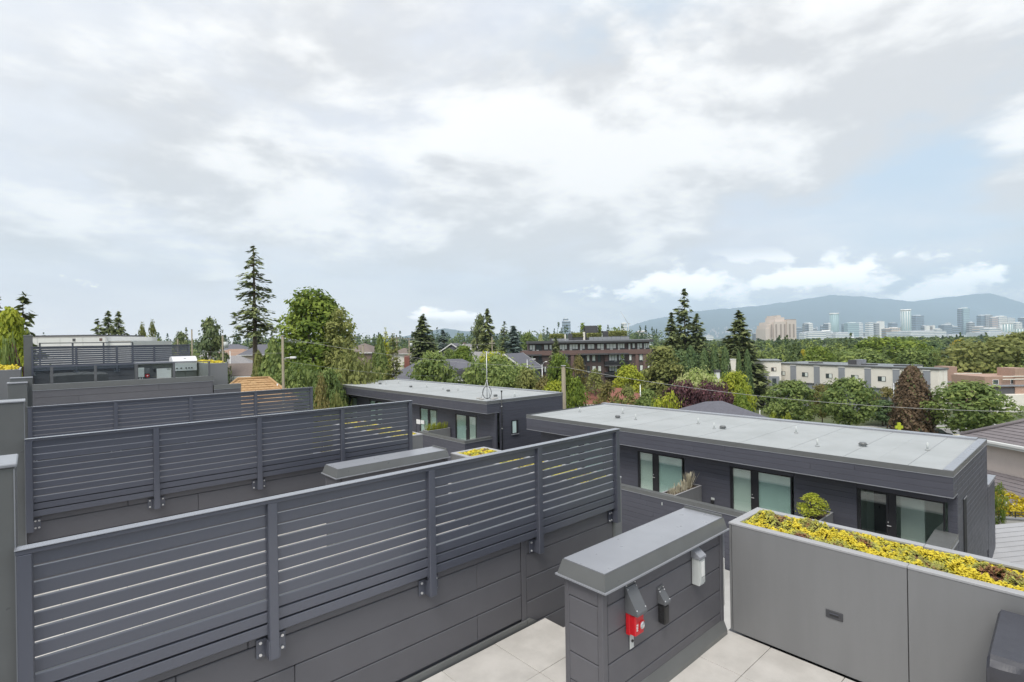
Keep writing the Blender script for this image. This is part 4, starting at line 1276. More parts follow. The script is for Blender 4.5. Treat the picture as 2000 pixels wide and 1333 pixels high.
def column(seed, H, R, n, leaf, prof=lambda f: 1.0, rows=0):
    """dense upright cedar or cypress: sprays hanging on the outside of a narrow body"""
    r = np.random.RandomState(seed)
    f = r.uniform(.02, 1, n) ** .9; a = r.uniform(0, 6.28, n)
    pr = np.array([prof(x) for x in f])
    lump = 1 + .10 * np.sin(3 * a + 9 * f) + .08 * np.sin(7 * a - 21 * f) + .06 * np.sin(13 * a + 40 * f)
    rr = R * pr * lump * r.uniform(.72, 1.06, n)
    P = np.stack([rr * np.cos(a), rr * np.sin(a), H * f + r.normal(0, .01 * H, n)], 1)
    N = np.stack([np.cos(a), np.sin(a), .35 * np.ones(n)], 1) + r.normal(0, .38, (n, 3))
    up_ = np.array([0, 0, 1.0]) + r.normal(0, .3, (n, 3))
    N /= np.linalg.norm(N, axis=1, keepdims=True)
    w = np.cross(N, up_); w /= np.linalg.norm(w, axis=1, keepdims=True); u = np.cross(w, N)
    s = (leaf * r.uniform(.6, 1.4, n))[:, None]
    V = np.stack([P + u * s, P + w * s * .5, P - u * s, P - w * s * .5], 1)
    t = np.clip(.45 + .25 * np.sin(5 * a + 14 * f) + r.normal(0, .16, n), 0, 1)
    limbs = [([(0, 0, 0), (0, 0, H * .93)], [H * .02, H * .004])]
    return V, t, limbs


L_MID = leafmat('mid_green_leaf', (0.134, 0.198, 0.058), (0.346, 0.416, 0.122))
L_DARK = leafmat('dark_green_leaf', (0.070, 0.122, 0.049), (0.173, 0.237, 0.083), tr=.15)
L_BRI = leafmat('bright_green_leaf', (0.110, 0.175, 0.028), (0.310, 0.385, 0.060))
L_OLV = leafmat('olive_leaf', (0.166, 0.192, 0.058), (0.384, 0.397, 0.128))
L_YGR = leafmat('yellow_green_leaf', (0.278, 0.340, 0.036), (0.591, 0.600, 0.072))
L_PALE = leafmat('pale_green_leaf', (0.358, 0.448, 0.125), (0.600, 0.600, 0.305))
L_PUR = leafmat('purple_leaf', (0.081, 0.040, 0.050), (0.215, 0.099, 0.108))
L_BLU = leafmat('blue_spruce_needle', (0.099, 0.143, 0.122), (0.233, 0.296, 0.269), tr=.1)
L_BRZ = leafmat('bronze_leaf', (0.125, 0.086, 0.054), (0.296, 0.206, 0.125), (0.179, 0.233, 0.090))
L_FIR = leafmat('fir_needle', (0.087, 0.123, 0.055), (0.275, 0.312, 0.123), tr=.1)
L_PINE = leafmat('pine_needle', (0.102, 0.142, 0.061), (0.264, 0.294, 0.112), tr=.1)
L_GOLD = leafmat('golden_leaf', (0.538, 0.394, 0.036), (0.600, 0.600, 0.072))
L_RUST = leafmat('rusty_leaf', (0.165, 0.160, 0.050), (0.330, 0.280, 0.100))

LIB = {}


def lib(key, gen):
    V, t, limbs = gen
    LIB[key] = (crown_mesh(key, V, L_MID, t), tube_mesh(limbs, M_BARK, 6))


lib('round', broadleaf(1, 10, 4.2, 2.6, 110, 52, .25, 'round'))
lib('round2', broadleaf(2, 10, 4.2, 2.3, 115, 48, .25, 'egg', .35))
lib('wide', broadleaf(3, 8, 5.0, 1.2, 130, 48, .26, 'dome', .3))
lib('tall', broadleaf(4, 14, 3.6, 2.5, 125, 46, .29, 'egg', .4))
lib('airy', broadleaf(5, 10, 3.4, 1.4, 85, 32, .22, 'egg', .5))
lib('bush', broadleaf(6, 3, 2.2, .2, 46, 42, .13, 'dome', .4))
lib('great', broadleaf(7, 19, 5.2, 1.0, 300, 64, .25, 'dometop', .34))
lib('slim', broadleaf(8, 18, 2.9, .8, 170, 44, .21, 'dometop', .3))
lib('fir', conifer(11, 14, 3.4, 1.0, 30, 17, .36, .34, .80))
lib('fir2', conifer(12, 14, 3.2, .6, 30, 18, .38, .28, .72, .05))
lib('spruce', conifer(13, 26, 3.1, 14.6, 18, 11, .34, .46, .62, .24, .50, 1.0, .5))
lib('cedar', conifer(14, 14, 4.2, .8, 26, 12, .42, .10, .85, .12, .36, 1.0, .4))
lib('hemlock', conifer(15, 16, 2.6, 4.0, 24, 12, .40, .34, .6, .2, .5, 1.0, .5))
lib('cone', conifer(16, 12, 3.6, .6, 34, 20, .34, .34, .82, 0, .45))
lib('column', column(21, 10, 1.35, 3200, .20, lambda f: (min(1, f * 6) * (1 - f) ** .42 * 1.15)))
lib('cypress', column(22, 9, 2.1, 4200, .20, lambda f: (.92 * (1 - f ** 1.6) ** .75 + .04)))
lib('pine', broadleaf(23, 12, 3.7, 2.0, 95, 48, .27, 'egg', .5))
lib('feather', conifer(24, 11, 2.6, .4, 34, 12, .20, .05, .55, .1, .55))
lib('great_cypress', column(25, 15.5, 2.7, 9000, .25, lambda f: (.9 * (1 - f ** 2.2) ** .6 + .06)))


def tree(name, key, px, depth, ptop, m, label, wid=None, base_px=None, cat='tree', group=None, rz=None, gz=0.0):
    """stand a tree where the photo shows one: column px, distance depth, top at row ptop, crown wid pixels wide"""
    crown, trunk = LIB[key]
    zt_ = zat(px, ptop, depth)
    g = GROUND + gz
    H = zt_ - g
    x, y = pz(px, depth)
    t = thing(name, (x, y, g), label, cat, group)
    if key not in EXT:
        n = len(crown.vertices); co = np.empty(n * 3, np.float32); crown.vertices.foreach_get('co', co); co = co.reshape(-1, 3)
        EXT[key] = (float(np.percentile(co[:, 2], 99.6)), float(np.percentile(np.hypot(co[:, 0], co[:, 1]), 97)))
    h0, r0 = EXT[key]
    sz = H / h0
    sx = sz if wid is None else (wid / FPX * depth / 2) / r0
    sx *= 1.65 if key in ('fir', 'fir2', 'cedar', 'cone', 'hemlock') else 1.25 if key in ('great', 'pine', 'tall', 'round2', 'great_cypress', 'cypress') else 1.12
    a = random.Random(int(px * 7 + depth)).uniform(0, 6.28) if rz is None else rz
    t.scale = (sx, sx, sz); t.rotation_euler = (0, 0, a)
    for nm, me_ in (('trunk', trunk), ('crown', crown)):
        o = bpy.data.objects.new(nm, me_); link(o, t)
        if nm == 'crown':
            o.material_slots[0].link = 'OBJECT'; o.material_slots[0].material = m
    return t


EXT = {}
TREES = [
    # name, kind, px, depth, top row, material, label, width px
    ('conifer', 'fir', -6, 46, 590, L_FIR, 'dark conifer cut by the left edge of the view', 60),
    ('maple_tree', 'tall', 22, 41, 606, L_YGR, 'yellow green leafy tree between the two left edge conifers', 62),
    ('cedar_tree', 'cedar', 46, 50, 586, L_PINE, 'conifer with upswept branches behind the tall left pier', 96),
    ('shrub', 'bush', 28, 34, 683, L_PUR, 'dark purple shrub below the left edge trees', 44),
    ('shrub', 'bush', 6, 33, 664, L_MID, 'mid green bush at the left edge above the yellow sedum', 60),
    ('conifer', 'fir2', 212, 120, 613, L_FIR, 'left of two dark conifers behind the white building', 38),
    ('conifer', 'fir2', 232, 118, 614, L_FIR, 'right of two dark conifers behind the white building', 36),
    ('conifer', 'cedar', 192, 112, 630, L_PINE, 'ragged shorter conifer left of the dark pair behind the white building', 44),
    ('birch_tree', 'airy', 278, 100, 632, L_OLV, 'thin leaved olive tree right of the white building', 26),
    ('birch_tree', 'airy', 298, 104, 627, L_OLV, 'taller thin leaved tree right of the white building', 26),
    ('shrub', 'wide', 285, 92, 663, L_YGR, 'bright yellow green shrub behind the right end of the far screen', 84),
    ('conifer', 'fir', 310, 260, 652, L_DARK, 'small pointed far conifer right of the thin leaved pair', 16),
    ('pine_tree', 'pine', 352, 130, 650, L_PINE, 'low dark pine left of the slender utility pole', 34),
    ('pine_tree', 'cedar', 364, 150, 645, L_FIR, 'ragged dark conifer beside the slender utility pole', 22),
    ('pine_tree', 'pine', 411, 82, 624, L_PINE, 'broad bushy pine left of the tall spruce', 58),
    ('spruce_tree', 'spruce', 498, 72, 484, L_FIR, 'very tall spruce with bare lower trunk standing above everything', 80),
    ('conifer', 'fir2', 505, 160, 650, L_FIR, 'dark conifer low behind the tall spruce trunk', 42),
    ('conifer', 'fir', 532, 220, 648, L_DARK, 'small dark far conifer between the tall spruce and the great green tree', 18),
    ('cedar_hedge', 'column', 504, 58, 688, L_OLV, 'clipped olive cedar left of the streetlight pole', 38),
    ('cedar_tree', 'cypress', 533, 56, 664, L_MID, 'green cedar directly left of the streetlight pole', 80),
    ('maple_tree', 'great', 612, 63, 571, L_BRI, 'great round bright green tree, the largest broadleaf in view', 130),
    ('cypress_tree', 'slim', 664, 60, 606, L_OLV, 'olive green tree leaning on the right side of the great green tree', 70),
    ('shrub', 'wide', 585, 52, 712, L_MID, 'green undergrowth at the foot of the great green tree', 110),
    ('shrub', 'wide', 690, 54, 692, L_OLV, 'olive undergrowth right of the great green tree', 92),
    ('shrub', 'round', 640, 50, 722, L_MID, 'rounded bush under the great green tree by the dark gap', 66),
    ('shrub', 'round2', 545, 50, 733, L_MID, 'low green bush below the streetlight pole', 62),
    ('young_tree', 'airy', 626, 44, 732, L_RUST, 'small rusty green tree at the end of the third screen', 44),
    ('shrub', 'bush', 655, 47, 770, L_OLV, 'small olive bush left of the antenna row roof', 44),
    ('cedar_tree', 'cypress', 742, 78, 656, L_MID, 'pointed green cedar left of the feathery tree', 46),
    ('feathery_tree', 'feather', 768, 74, 662, L_OLV, 'soft feathery olive tree in front of the slate roof house', 44),
    ('feathery_tree', 'feather', 753, 84, 650, L_YGR, 'yellow green feathery tree behind the pointed cedar', 30),
    ('chestnut_tree', 'round', 846, 66, 688, L_MID, 'round mid green tree just behind the antenna row roof', 92),
    ('fir_tree', 'cone', 826, 135, 620, L_PINE, 'tall full fir left of the gabled houses', 58),
    ('spruce_tree', 'fir', 865, 160, 648, L_BLU, 'blue grey spruce right of the tall full fir', 36),
    ('young_tree', 'round2', 903, 100, 676, L_BRI, 'bright green tree in front of the gabled houses', 52),
    ('young_tree', 'round', 878, 104, 682, L_MID, 'green tree between the full fir and the gabled houses', 34),
    ('cypress_tree', 'pine', 938, 128, 616, L_PINE, 'left stem of the big brown green double cypress', 34),
    ('cypress_tree', 'fir2', 953, 126, 608, L_PINE, 'right taller stem of the big brown green double cypress', 34),
    ('hemlock_tree', 'hemlock', 985, 170, 630, L_FIR, 'thin dark hemlock left of the blue spruce', 22),
    ('spruce_tree', 'fir2', 1003, 118, 641, L_BLU, 'large blue green spruce left of the brick apartments', 48),
    ('leafy_tree', 'round', 1030, 190, 650, L_MID, 'green tree directly left of the brick apartments', 40),
    ('leafy_tree', 'airy', 1056, 260, 652, L_PALE, 'pale slim tree rising behind the left end of the brick apartments', 16),
    ('shrub', 'wide', 960, 96, 688, L_YGR, 'yellow green bushes under the double cypress', 70),
    ('broad_tree', 'wide', 960, 74, 697, L_MID, 'broad spreading tree behind the antenna mast', 118),
    ('broad_tree', 'wide', 1005, 70, 712, L_MID, 'broad low tree right of the antenna mast', 100),
    ('leafy_tree', 'round2', 1030, 66, 722, L_OLV, 'olive tree right of the antenna mast under the apartments', 56),
    ('leafy_tree', 'airy', 1060, 62, 736, L_RUST, 'thin rust tinged tree left of the wooden pole', 62),
    ('leafy_tree', 'round2', 1082, 58, 745, L_YGR, 'yellow green tree at the left side of the wooden pole', 54),
    ('leafy_tree', 'round', 1092, 82, 692, L_BRI, 'bright leafy tree before the brick apartments, above the wooden pole', 50),
    ('young_fir', 'fir', 1085, 112, 662, L_FIR, 'small dark fir standing against the brick apartments', 30),
    ('leafy_tree', 'round', 1122, 56, 738, L_BRI, 'bright green tree at the right side of the wooden pole', 46),
    ('bare_tree', 'airy', 1128, 84, 694, L_RUST, 'sparse brownish tree in front of the brick apartments', 44),
    ('leafy_tree', 'airy', 1160, 74, 722, L_OLV, 'thin olive tree left of the red roof', 60),
    ('leafy_tree', 'round2', 1228, 78, 714, L_YGR, 'yellow olive tree before the right end of the brick apartments', 60),
    ('leafy_tree', 'airy', 1185, 60, 745, L_RUST, 'thin brownish tree in front of the red roof', 66),
    ('leafy_tree', 'airy', 1222, 58, 752, L_OLV, 'loose olive tree right of the red roof', 62),
    ('leafy_tree', 'round2', 1262, 56, 762, L_MID, 'green tree behind the long pale roof, right of the red roof', 54),
    ('shrub', 'bush', 1300, 54, 768, L_YGR, 'yellow green bush left of the purple trees', 62),
    ('leafy_tree', 'tall', 1293, 92, 678, L_OLV, 'tall mixed green tree right of the brick apartments', 66),
    ('shrub', 'round2', 1268, 96, 722, L_DARK, 'dark bush at the foot of the brick apartments right end', 60),
    ('cedar_tree', 'fir', 1312, 112, 616, L_FIR, 'left stem of the tall three cedar group', 42),
    ('cedar_tree', 'cedar', 1338, 116, 573, L_FIR, 'tallest middle cedar with open layered branches', 60),
    ('cedar_tree', 'fir', 1362, 112, 618, L_FIR, 'right stem of the tall three cedar group', 46),
    ('shrub', 'round', 1335, 96, 684, L_DARK, 'dark green mass under the three tall cedars', 84),
    ('columnar_tree', 'column', 1348, 88, 676, L_DARK, 'first dark columnar tree below the three cedars', 34),
    ('columnar_tree', 'column', 1374, 88, 682, L_DARK, 'second dark columnar tree below the three cedars', 30),
    ('columnar_tree', 'column', 1395, 88, 680, L_DARK, 'third dark columnar tree, beside the white chimney post', 28),
    ('columnar_tree', 'column', 1416, 86, 679, L_DARK, 'fourth dark columnar tree, at the left end of the cream terrace', 26),
    ('columnar_tree', 'column', 1442, 84, 686, L_DARK, 'left one of two slim columnar trees overlapping the cream terrace', 16),
    ('columnar_tree', 'column', 1459, 84, 684, L_DARK, 'right one of two slim columnar trees overlapping the cream terrace', 22),
    ('fir_tree', 'cone', 1444, 104, 614, L_PINE, 'tall tiered fir standing alone left of the tan hotel', 66),
    ('pale_tree', 'wide', 1362, 66, 722, L_PALE, 'pale cream green tree behind the purple trees', 84),
    ('plum_tree', 'wide', 1333, 60, 746, L_PUR, 'left dark purple plum tree behind the pale roof', 76),
    ('plum_tree', 'wide', 1388, 58, 748, L_PUR, 'right dark purple plum tree behind the pale roof', 84),
    ('round_tree', 'round', 1432, 66, 727, L_YGR, 'rounded yellow olive tree right of the purple trees', 62),
    ('cedar_hedge', 'cypress', 1446, 50, 762, L_BRI, 'bushy bright cedar cone below the rounded yellow olive tree', 62),
    ('street_tree', 'round2', 1545, 74, 744, L_MID, 'left street tree before the cream terrace', 82),
    ('street_tree', 'round', 1604, 78, 752, L_RUST, 'rust tinged street tree between two green ones before the cream terrace', 46),
    ('street_tree', 'round', 1655, 69, 739, L_MID, 'middle street tree with visible trunk before the cream terrace', 94),
    ('beech_tree', 'great_cypress', 1780, 66, 716, L_BRZ, 'bronze brown columnar tree before the right end of the cream terrace', 62),
    ('leafy_tree', 'airy', 1728, 80, 756, L_RUST, 'reddish young tree left of the bronze columnar tree', 54),
    ('shrub', 'round2', 1722, 78, 782, L_DARK, 'dark green shrub under the reddish young tree', 56),
    ('leafy_tree', 'airy', 1826, 78, 772, L_OLV, 'small yellowish tree right of the bronze columnar tree', 32),
    ('street_tree', 'round', 1890, 62, 746, L_MID, 'large round street tree at the right, behind the tiled house', 122),
    ('shrub', 'bush', 1506, 58, 806, L_LIME, 'left lime green shrub beyond the pale roof edge', 26),
    ('shrub', 'bush', 1536, 58, 808, L_LIME, 'right lime green shrub beyond the pale roof edge', 26),
    ('shrub', 'bush', 1965, 29, 962, L_YEL, 'bright yellow shrub between the pale roof and the tiled house', 84),
    ('shrub', 'bush', 1945, 27, 944, L_BRI, 'small green bush at the left side of the yellow shrub', 26),
    ('oak_tree', 'wide', 1735, 150, 659, L_BRI, 'wide green oak behind the cream terrace, right half', 128),
    ('oak_tree', 'wide', 1672, 140, 683, L_MID, 'low green oak crown left of the wide one behind the cream terrace', 110),
    ('oak_tree', 'round', 1597, 135, 678, L_BRI, 'rounded bright oak behind the middle of the cream terrace', 58),
    ('oak_tree', 'wide', 1792, 138, 680, L_MID, 'green oak crown right of the wide one behind the cream terrace', 80),
    ('birch_tree', 'wide', 1935, 110, 661, L_OLV, 'large olive tree dome above the orange brick flats', 150),
    ('birch_tree', 'round', 1990, 125, 650, L_OLV, 'olive tree cut by the right edge above the orange brick flats', 80),
    ('spruce_tree', 'fir2', 1848, 150, 680, L_BLU, 'blue spruce left of the large olive tree dome', 32),
    ('golden_tree', 'round', 1873, 230, 664, L_GOLD, 'small golden yellow tree above the blue spruce', 24),
    ('golden_tree', 'round', 1567, 190, 683, L_GOLD, 'tiny orange tree left of the rounded bright oak', 14),
    ('oak_tree', 'round', 1812, 200, 668, L_DARK, 'dark green tree between the wide oak and the blue spruce', 56),
    ('balcony_bush', 'airy', 1572, 19.2, 965, L_YGR, 'loose yellow green bush in the second balcony planter', 44),
]
for (nm, key, px, dp, pt, m, lab, wd) in TREES:
    if nm == 'balcony_bush':
        x, y = 21.6, 7.33
        t = thing('balcony_shrub', (x, y, -6.87), lab, 'shrub')
        t.scale = (.17, .17, .10)
        for n2_, me_ in (('trunk', LIB[key][1]), ('crown', LIB[key][0])):
            o = bpy.data.objects.new(n2_, me_); link(o, t)
            if n2_ == 'crown': o.material_slots[0].link = 'OBJECT'; o.material_slots[0].material = m
        continue
    tree(nm, key, px, dp, pt, m, lab, wd, gz=(3.0 if px > 1940 and dp < 40 else 0.0))


# ------------------------------------------------------------------ far woods: one mass of crowns out to the horizon
def woods(name, label, n, d0, d1, pxr, hr, m, seed, leaf0, per, exclude=(), conf=.2):
    r = np.random.RandomState(seed)
    Vs, Ts = [], []
    i = 0
    while i < n:
        dp = math.sqrt(r.uniform(d0 * d0, d1 * d1)); px = r.uniform(*pxr)
        i += 1
        if any(a <= px <= b and c <= dp <= d for a, b, c, d in exclude): continue
        x, y = pz(px, dp)
        con = r.uniform() < conf
        H = r.uniform(*hr) * (1.25 if con else 1); R = H * (.17 if con else r.uniform(.30, .46))
        ls = leaf0 * (dp / d0) ** .6
        k = per
        if con:
            f = r.uniform(0, 1, k) ** 1.2; a = r.uniform(0, 6.28, k); rr = R * (1 - f) ** .8 * r.uniform(.5, 1.1, k)
            P = np.stack([rr * np.cos(a), rr * np.sin(a), H * (.12 + .88 * f)], 1)
            N = np.stack([np.cos(a), np.sin(a), .7 * np.ones(k)], 1) + r.normal(0, .4, (k, 3))
            t = np.clip(r.uniform(.0, .25) + r.normal(0, .08, k), 0, 1)
        else:
            nc = 9
            C = r.normal(size=(nc, 3)); C /= np.linalg.norm(C, axis=1, keepdims=True); C *= np.array([R * .62, R * .62, H * .24])
            j = r.randint(0, nc, k)
            d = r.normal(size=(k, 3)); d[:, 2] += .5; d /= np.linalg.norm(d, axis=1, keepdims=True)
            P = C[j] + d * np.array([R * .45, R * .45, H * .17]) * r.uniform(.8, 1.1, (k, 1)); P[:, 2] += H * .62
            N = d + r.normal(0, .35, d.shape)
            t = np.clip(r.uniform(.2, .95) + r.normal(0, .1, k), 0, 1)
        Vs.append(quads_from(P + np.array([x, y, GROUND]), N, ls * r.uniform(.7, 1.3, k), r)); Ts.append(t)
    V = np.concatenate(Vs); T = np.concatenate(Ts)
    c = V.reshape(-1, 3).mean(0); c[2] = GROUND
    o = add(name, np_mesh(name, (V.reshape(-1, 3) - c), np.arange(len(V) * 4).reshape(-1, 4), m, T), None, tuple(c))
    tag(o, label, 'wood', None, 'stuff')


L_WOOD = leafmat('woodland_leaf', (0.065, 0.105, 0.040), (0.290, 0.350, 0.080), tr=.15)
L_WOOD2 = leafmat('far_woodland_leaf', (0.042, 0.077, 0.039), (0.175, 0.231, 0.063), tr=.1)
EXC = [(1005, 1290, 100, 185), (1440, 1860, 60, 112)]
woods('woodland', 'mixed garden trees filling the middle distance between the houses', 520, 96, 210, (-80, 2080), (5.5, 9.5), L_WOOD, 3, .34, 150, EXC + [(690, 1000, 96, 160), (420, 500, 96, 300)])
woods('woodland', 'wooded belt beyond the neighbourhood roofs', 900, 210, 480, (-100, 2100), (7.5, 12), L_WOOD, 4, .55, 110, [(1280, 2100, 330, 480), (425, 470, 210, 300)])
woods('woodland', 'far wooded horizon line', 900, 480, 1000, (-150, 1290), (15, 25), L_WOOD2, 5, .95, 80, (), .38)
woods('woodland', 'wooded park in front of the skyline', 700, 330, 900, (1280, 2150), (7, 10.5), L_WOOD2, 6, .9, 80, (), .04)
# ------------------------------------------------------------------ neighbouring houses
def wmat(name, c, **k): return mat(name, c, k.pop('rough', .8), 0, k.pop('var', .1), k.pop('scale', 1.0), **k)


M_SHAKE = wmat('cedar_shake', (0.33, 0.20, 0.095), var=.3, scale=3.0, col2=(0.45, 0.29, 0.14), bump=.5, bscale=9)
M_SLATE = wmat('slate_shingle', (0.120, 0.120, 0.140), var=.15, scale=4, bump=.3, bscale=10)
M_GSHIN = wmat('grey_shingle', (0.25, 0.24, 0.24), var=.15, scale=4, bump=.3, bscale=10)
M_BSHIN = wmat('brown_shingle', (0.175, 0.14, 0.12), var=.15, scale=4, bump=.3, bscale=10)
M_OSHIN = wmat('terracotta_shingle', (0.30, 0.195, 0.14), var=.15, scale=4, bump=.3, bscale=10)
M_RSHIN = wmat('red_roofing', (0.24, 0.095, 0.07), var=.2, scale=3, bump=.3, bscale=10)
M_CREAM = wmat('cream_stucco', (0.82, 0.78, 0.70), var=.05, bump=.1, bscale=8)
M_TAN = wmat('tan_stucco', (0.48, 0.40, 0.32), var=.06)
M_WALLW = wmat('white_siding', (0.74, 0.74, 0.72), var=.04)
M_WALLG = wmat('slate_siding', (0.13, 0.13, 0.155), var=.08)
M_PINK = wmat('pale_pink_stucco', (0.66, 0.575, 0.52), var=.05, bump=.1, bscale=15)
M_BRICK = wmat('brown_brick', (0.105, 0.075, 0.070), var=.2, scale=6, bump=.2, bscale=14)
M_BRICK2 = wmat('red_brown_brick', (0.165, 0.105, 0.093), var=.2, scale=6, bump=.2, bscale=14)
M_ORANGE = wmat('orange_brick', (0.40, 0.27, 0.21), var=.15, scale=5)
M_PANEW = mat('bright_window', (0.76, 0.80, 0.76), .15, 0, .15, .6, spec=.7)
M_PANED = mat('dark_window', (0.07, 0.085, 0.09), .08, 0, .3, .8, spec=.8)
M_GREYP = wmat('blue_grey_panel', (0.30, 0.315, 0.345), var=.05)
M_DKG = wmat('dark_grey_panel', (0.085, 0.085, 0.09), var=.08)


def lbox(name, parent, x0, x1, y0, y1, z0, z1, m, bev=0.0):
    return box(name, parent, x0, x1, y0, y1, z0, z1, m, bev, local=True)


def window(parent, x, z, w, h, y, m=None, face=-1, axis='x', panes=2):
    """window on a local wall; the frame stands proud, the panes sit inside it"""
    o = thing_part('window', parent)
    f = .07
    a, b = sorted((y, y + face * .05))
    def put(nm, u0, u1, z0, z1, a_, b_, mm):
        if axis == 'x': lbox(nm, o, u0, u1, a_, b_, z0, z1, mm)
        else: lbox(nm, o, a_, b_, u0, u1, z0, z1, mm)
    put('frame', x - w / 2 - f, x + w / 2 + f, z + h, z + h + f, a, b, M_WHITE)
    put('frame', x - w / 2 - f, x + w / 2 + f, z - f, z, a, b, M_WHITE)
    for s in (-1, 1): put('frame', x + s * (w / 2 + f / 2) - f / 2, x + s * (w / 2 + f / 2) + f / 2, z, z + h, a, b, M_WHITE)
    a, b = sorted((y, y + face * .02))
    pw = w / panes
    for k in range(panes): put('pane', x - w / 2 + pw * k + .01, x - w / 2 + pw * (k + 1) - .01, z, z + h, a, b, m or M_PANED)


def house(name, px, depth, w, d, ptop, hr, rz, roof, wall, label, hip=False, wins=(), chimney=None, ov=.45, cat='house', trim=None, gz=0.0):
    """pitched-roof house: ridge along local x, front wall at local -y; ridge top at photo row ptop"""
    x, y = pz(px, depth)
    H = zat(px, ptop, depth) - GROUND - gz
    he = H - hr
    t = thing(name, (x, y, GROUND + gz), label, cat, None, rz + YAW - math.pi / 2)
    X, Y = w / 2, d / 2
    trim = trim or M_WHITE
    if hip:
        lbox('wall', t, -X, X, -Y, Y, 0, he, wall)
        rx = max(X - Y, .2)
        sl = hr / Y
        e = he - ov * sl + .02
        V = [(-X - ov, -Y - ov, e), (X + ov, -Y - ov, e), (X + ov, Y + ov, e), (-X - ov, Y + ov, e), (-rx, 0, H), (rx, 0, H)]
        F = [[0, 1, 5, 4], [1, 2, 5], [2, 3, 4, 5], [3, 0, 4], [3, 2, 1, 0]]
        add('roof', poly_mesh(V, F, roof), t, local=True)
    else:
        V = [(-X, -Y, 0), (X, -Y, 0), (X, Y, 0), (-X, Y, 0), (-X, -Y, he), (X, -Y, he), (X, Y, he), (-X, Y, he), (-X, 0, H - .05), (X, 0, H - .05)]
        add('wall', poly_mesh(V, [[0, 1, 5, 4], [1, 2, 6, 9, 5], [2, 3, 7, 6], [3, 0, 4, 8, 7], [3, 2, 1, 0]], wall), t, local=True)
        sl = hr / Y
        for s in (-1, 1):
            V = []
            for xx in (-X - ov, X + ov):
                V += [(xx, 0, H + .02), (xx, s * (Y + ov), he - ov * sl + .02), (xx, s * (Y + ov), he - ov * sl + .18), (xx, 0, H + .18)]
            add('roof_slope', poly_mesh(V, [[0, 1, 2, 3], [4, 5, 6, 7], [0, 1, 5, 4], [1, 2, 6, 5], [2, 3, 7, 6], [3, 0, 4, 7]], roof), t, local=True)
            for xx in (-X - ov - .04, X + ov):
                V = [(xx, 0, H - .12), (xx, s * (Y + ov + .02), he - ov * sl - .12), (xx, s * (Y + ov + .02), he - ov * sl + .2), (xx, 0, H + .2)]
                V += [(a + .04, b, c) for a, b, c in V]
                add('bargeboard', poly_mesh(V, [[0, 1, 2, 3], [4, 5, 6, 7], [0, 1, 5, 4], [1, 2, 6, 5], [2, 3, 7, 6], [3, 0, 4, 7]], trim), t, local=True)
    lbox('fascia', t, -X - ov, X + ov, -Y - ov - .03, -Y - ov + .0, he - ov * sl - .1, he - ov * sl + .08, trim)
    for (wx, wz, ww, wh, face) in wins:
        if face == 'f': window(t, wx, wz, ww, wh, -Y)
        elif face == 'l': window(t, wx, wz, ww, wh, -X, axis='y')
        else: window(t, wx, wz, ww, wh, X, face=1, axis='y')
    if chimney: lbox('chimney', t, chimney[0] - .4, chimney[0] + .4, chimney[1] - .35, chimney[1] + .35, he, H + chimney[2], chimney[3], .03)
    return t


fr = rad
house('house', 446, 250, 20, 11, 673, 2.4, rad(8), M_SLATE, M_WALLW, 'far white house with dark roof right of the transformer pole', True, [(-6 + 3 * k, 5.2, 1.6, 1.6, 'f') for k in range(5)])
house('house', 462, 165, 15, 10, 682, 2.2, rad(-12), M_OSHIN, M_TAN, 'house with brownish orange roof in front of the far white house', True, [(-3, 4, 1.5, 1.2, 'f'), (3, 4, 1.5, 1.2, 'f')])
house('house', 520, 150, 13, 9, 673, 2.6, rad(20), M_SLATE, M_TAN, 'house with grey roof right of the tall spruce trunk', True, [(0, 4, 1.5, 1.2, 'f')])
house('house', 452, 110, 12, 9, 695, 2.6, rad(15), M_GSHIN, M_TAN, 'grey hip roofed house behind the white garage doors', True, [(-3, .9, 1.5, 1.1, 'f')], gz=6.6)
g = house('garage', 478, 88, 6.6, 6, 712, 1.6, rad(6), M_BSHIN, M_TAN, 'small tan garage with white doors below the grey hip roof', False, (), gz=7.0)
for xx in (-1.7, 1.5): box('garage_door', g, xx - 1.25, xx + 1.25, -3.06, -3.01, .02, 1.55, M_WHITE, .01, True)
bw_ = thing('garden_wall', (*pz(452, 84), GROUND + 7.0), 'white garden wall left of the garage', 'wall', None, YAW - math.pi / 2)
lbox('panel', bw_, -2.4, -.02, -.1, .1, 0, 1.4, M_WHITE); lbox('panel', bw_, .02, 2.4, -.1, .1, 0, 1.4, M_WHITE)
lbox('coping', bw_, -2.45, 2.45, -.14, .14, 1.4, 1.48, M_WHITE)
ln_ = add('hillside', poly_mesh([(-9, -16, 0), (9, -16, 0), (9, 34, 0), (-9, 34, 0), (-7, -9, 7.0), (7, -9, 7.0), (7, 30, 6.6), (-7, 30, 6.6)], [[4, 5, 6, 7], [0, 1, 5, 4], [1, 2, 6, 5], [2, 3, 7, 6], [3, 0, 4, 7]], M_PATH), None, (*pz(466, 88), GROUND), (0, 0, YAW - math.pi / 2))
tag(ln_, None, None, None, 'structure')


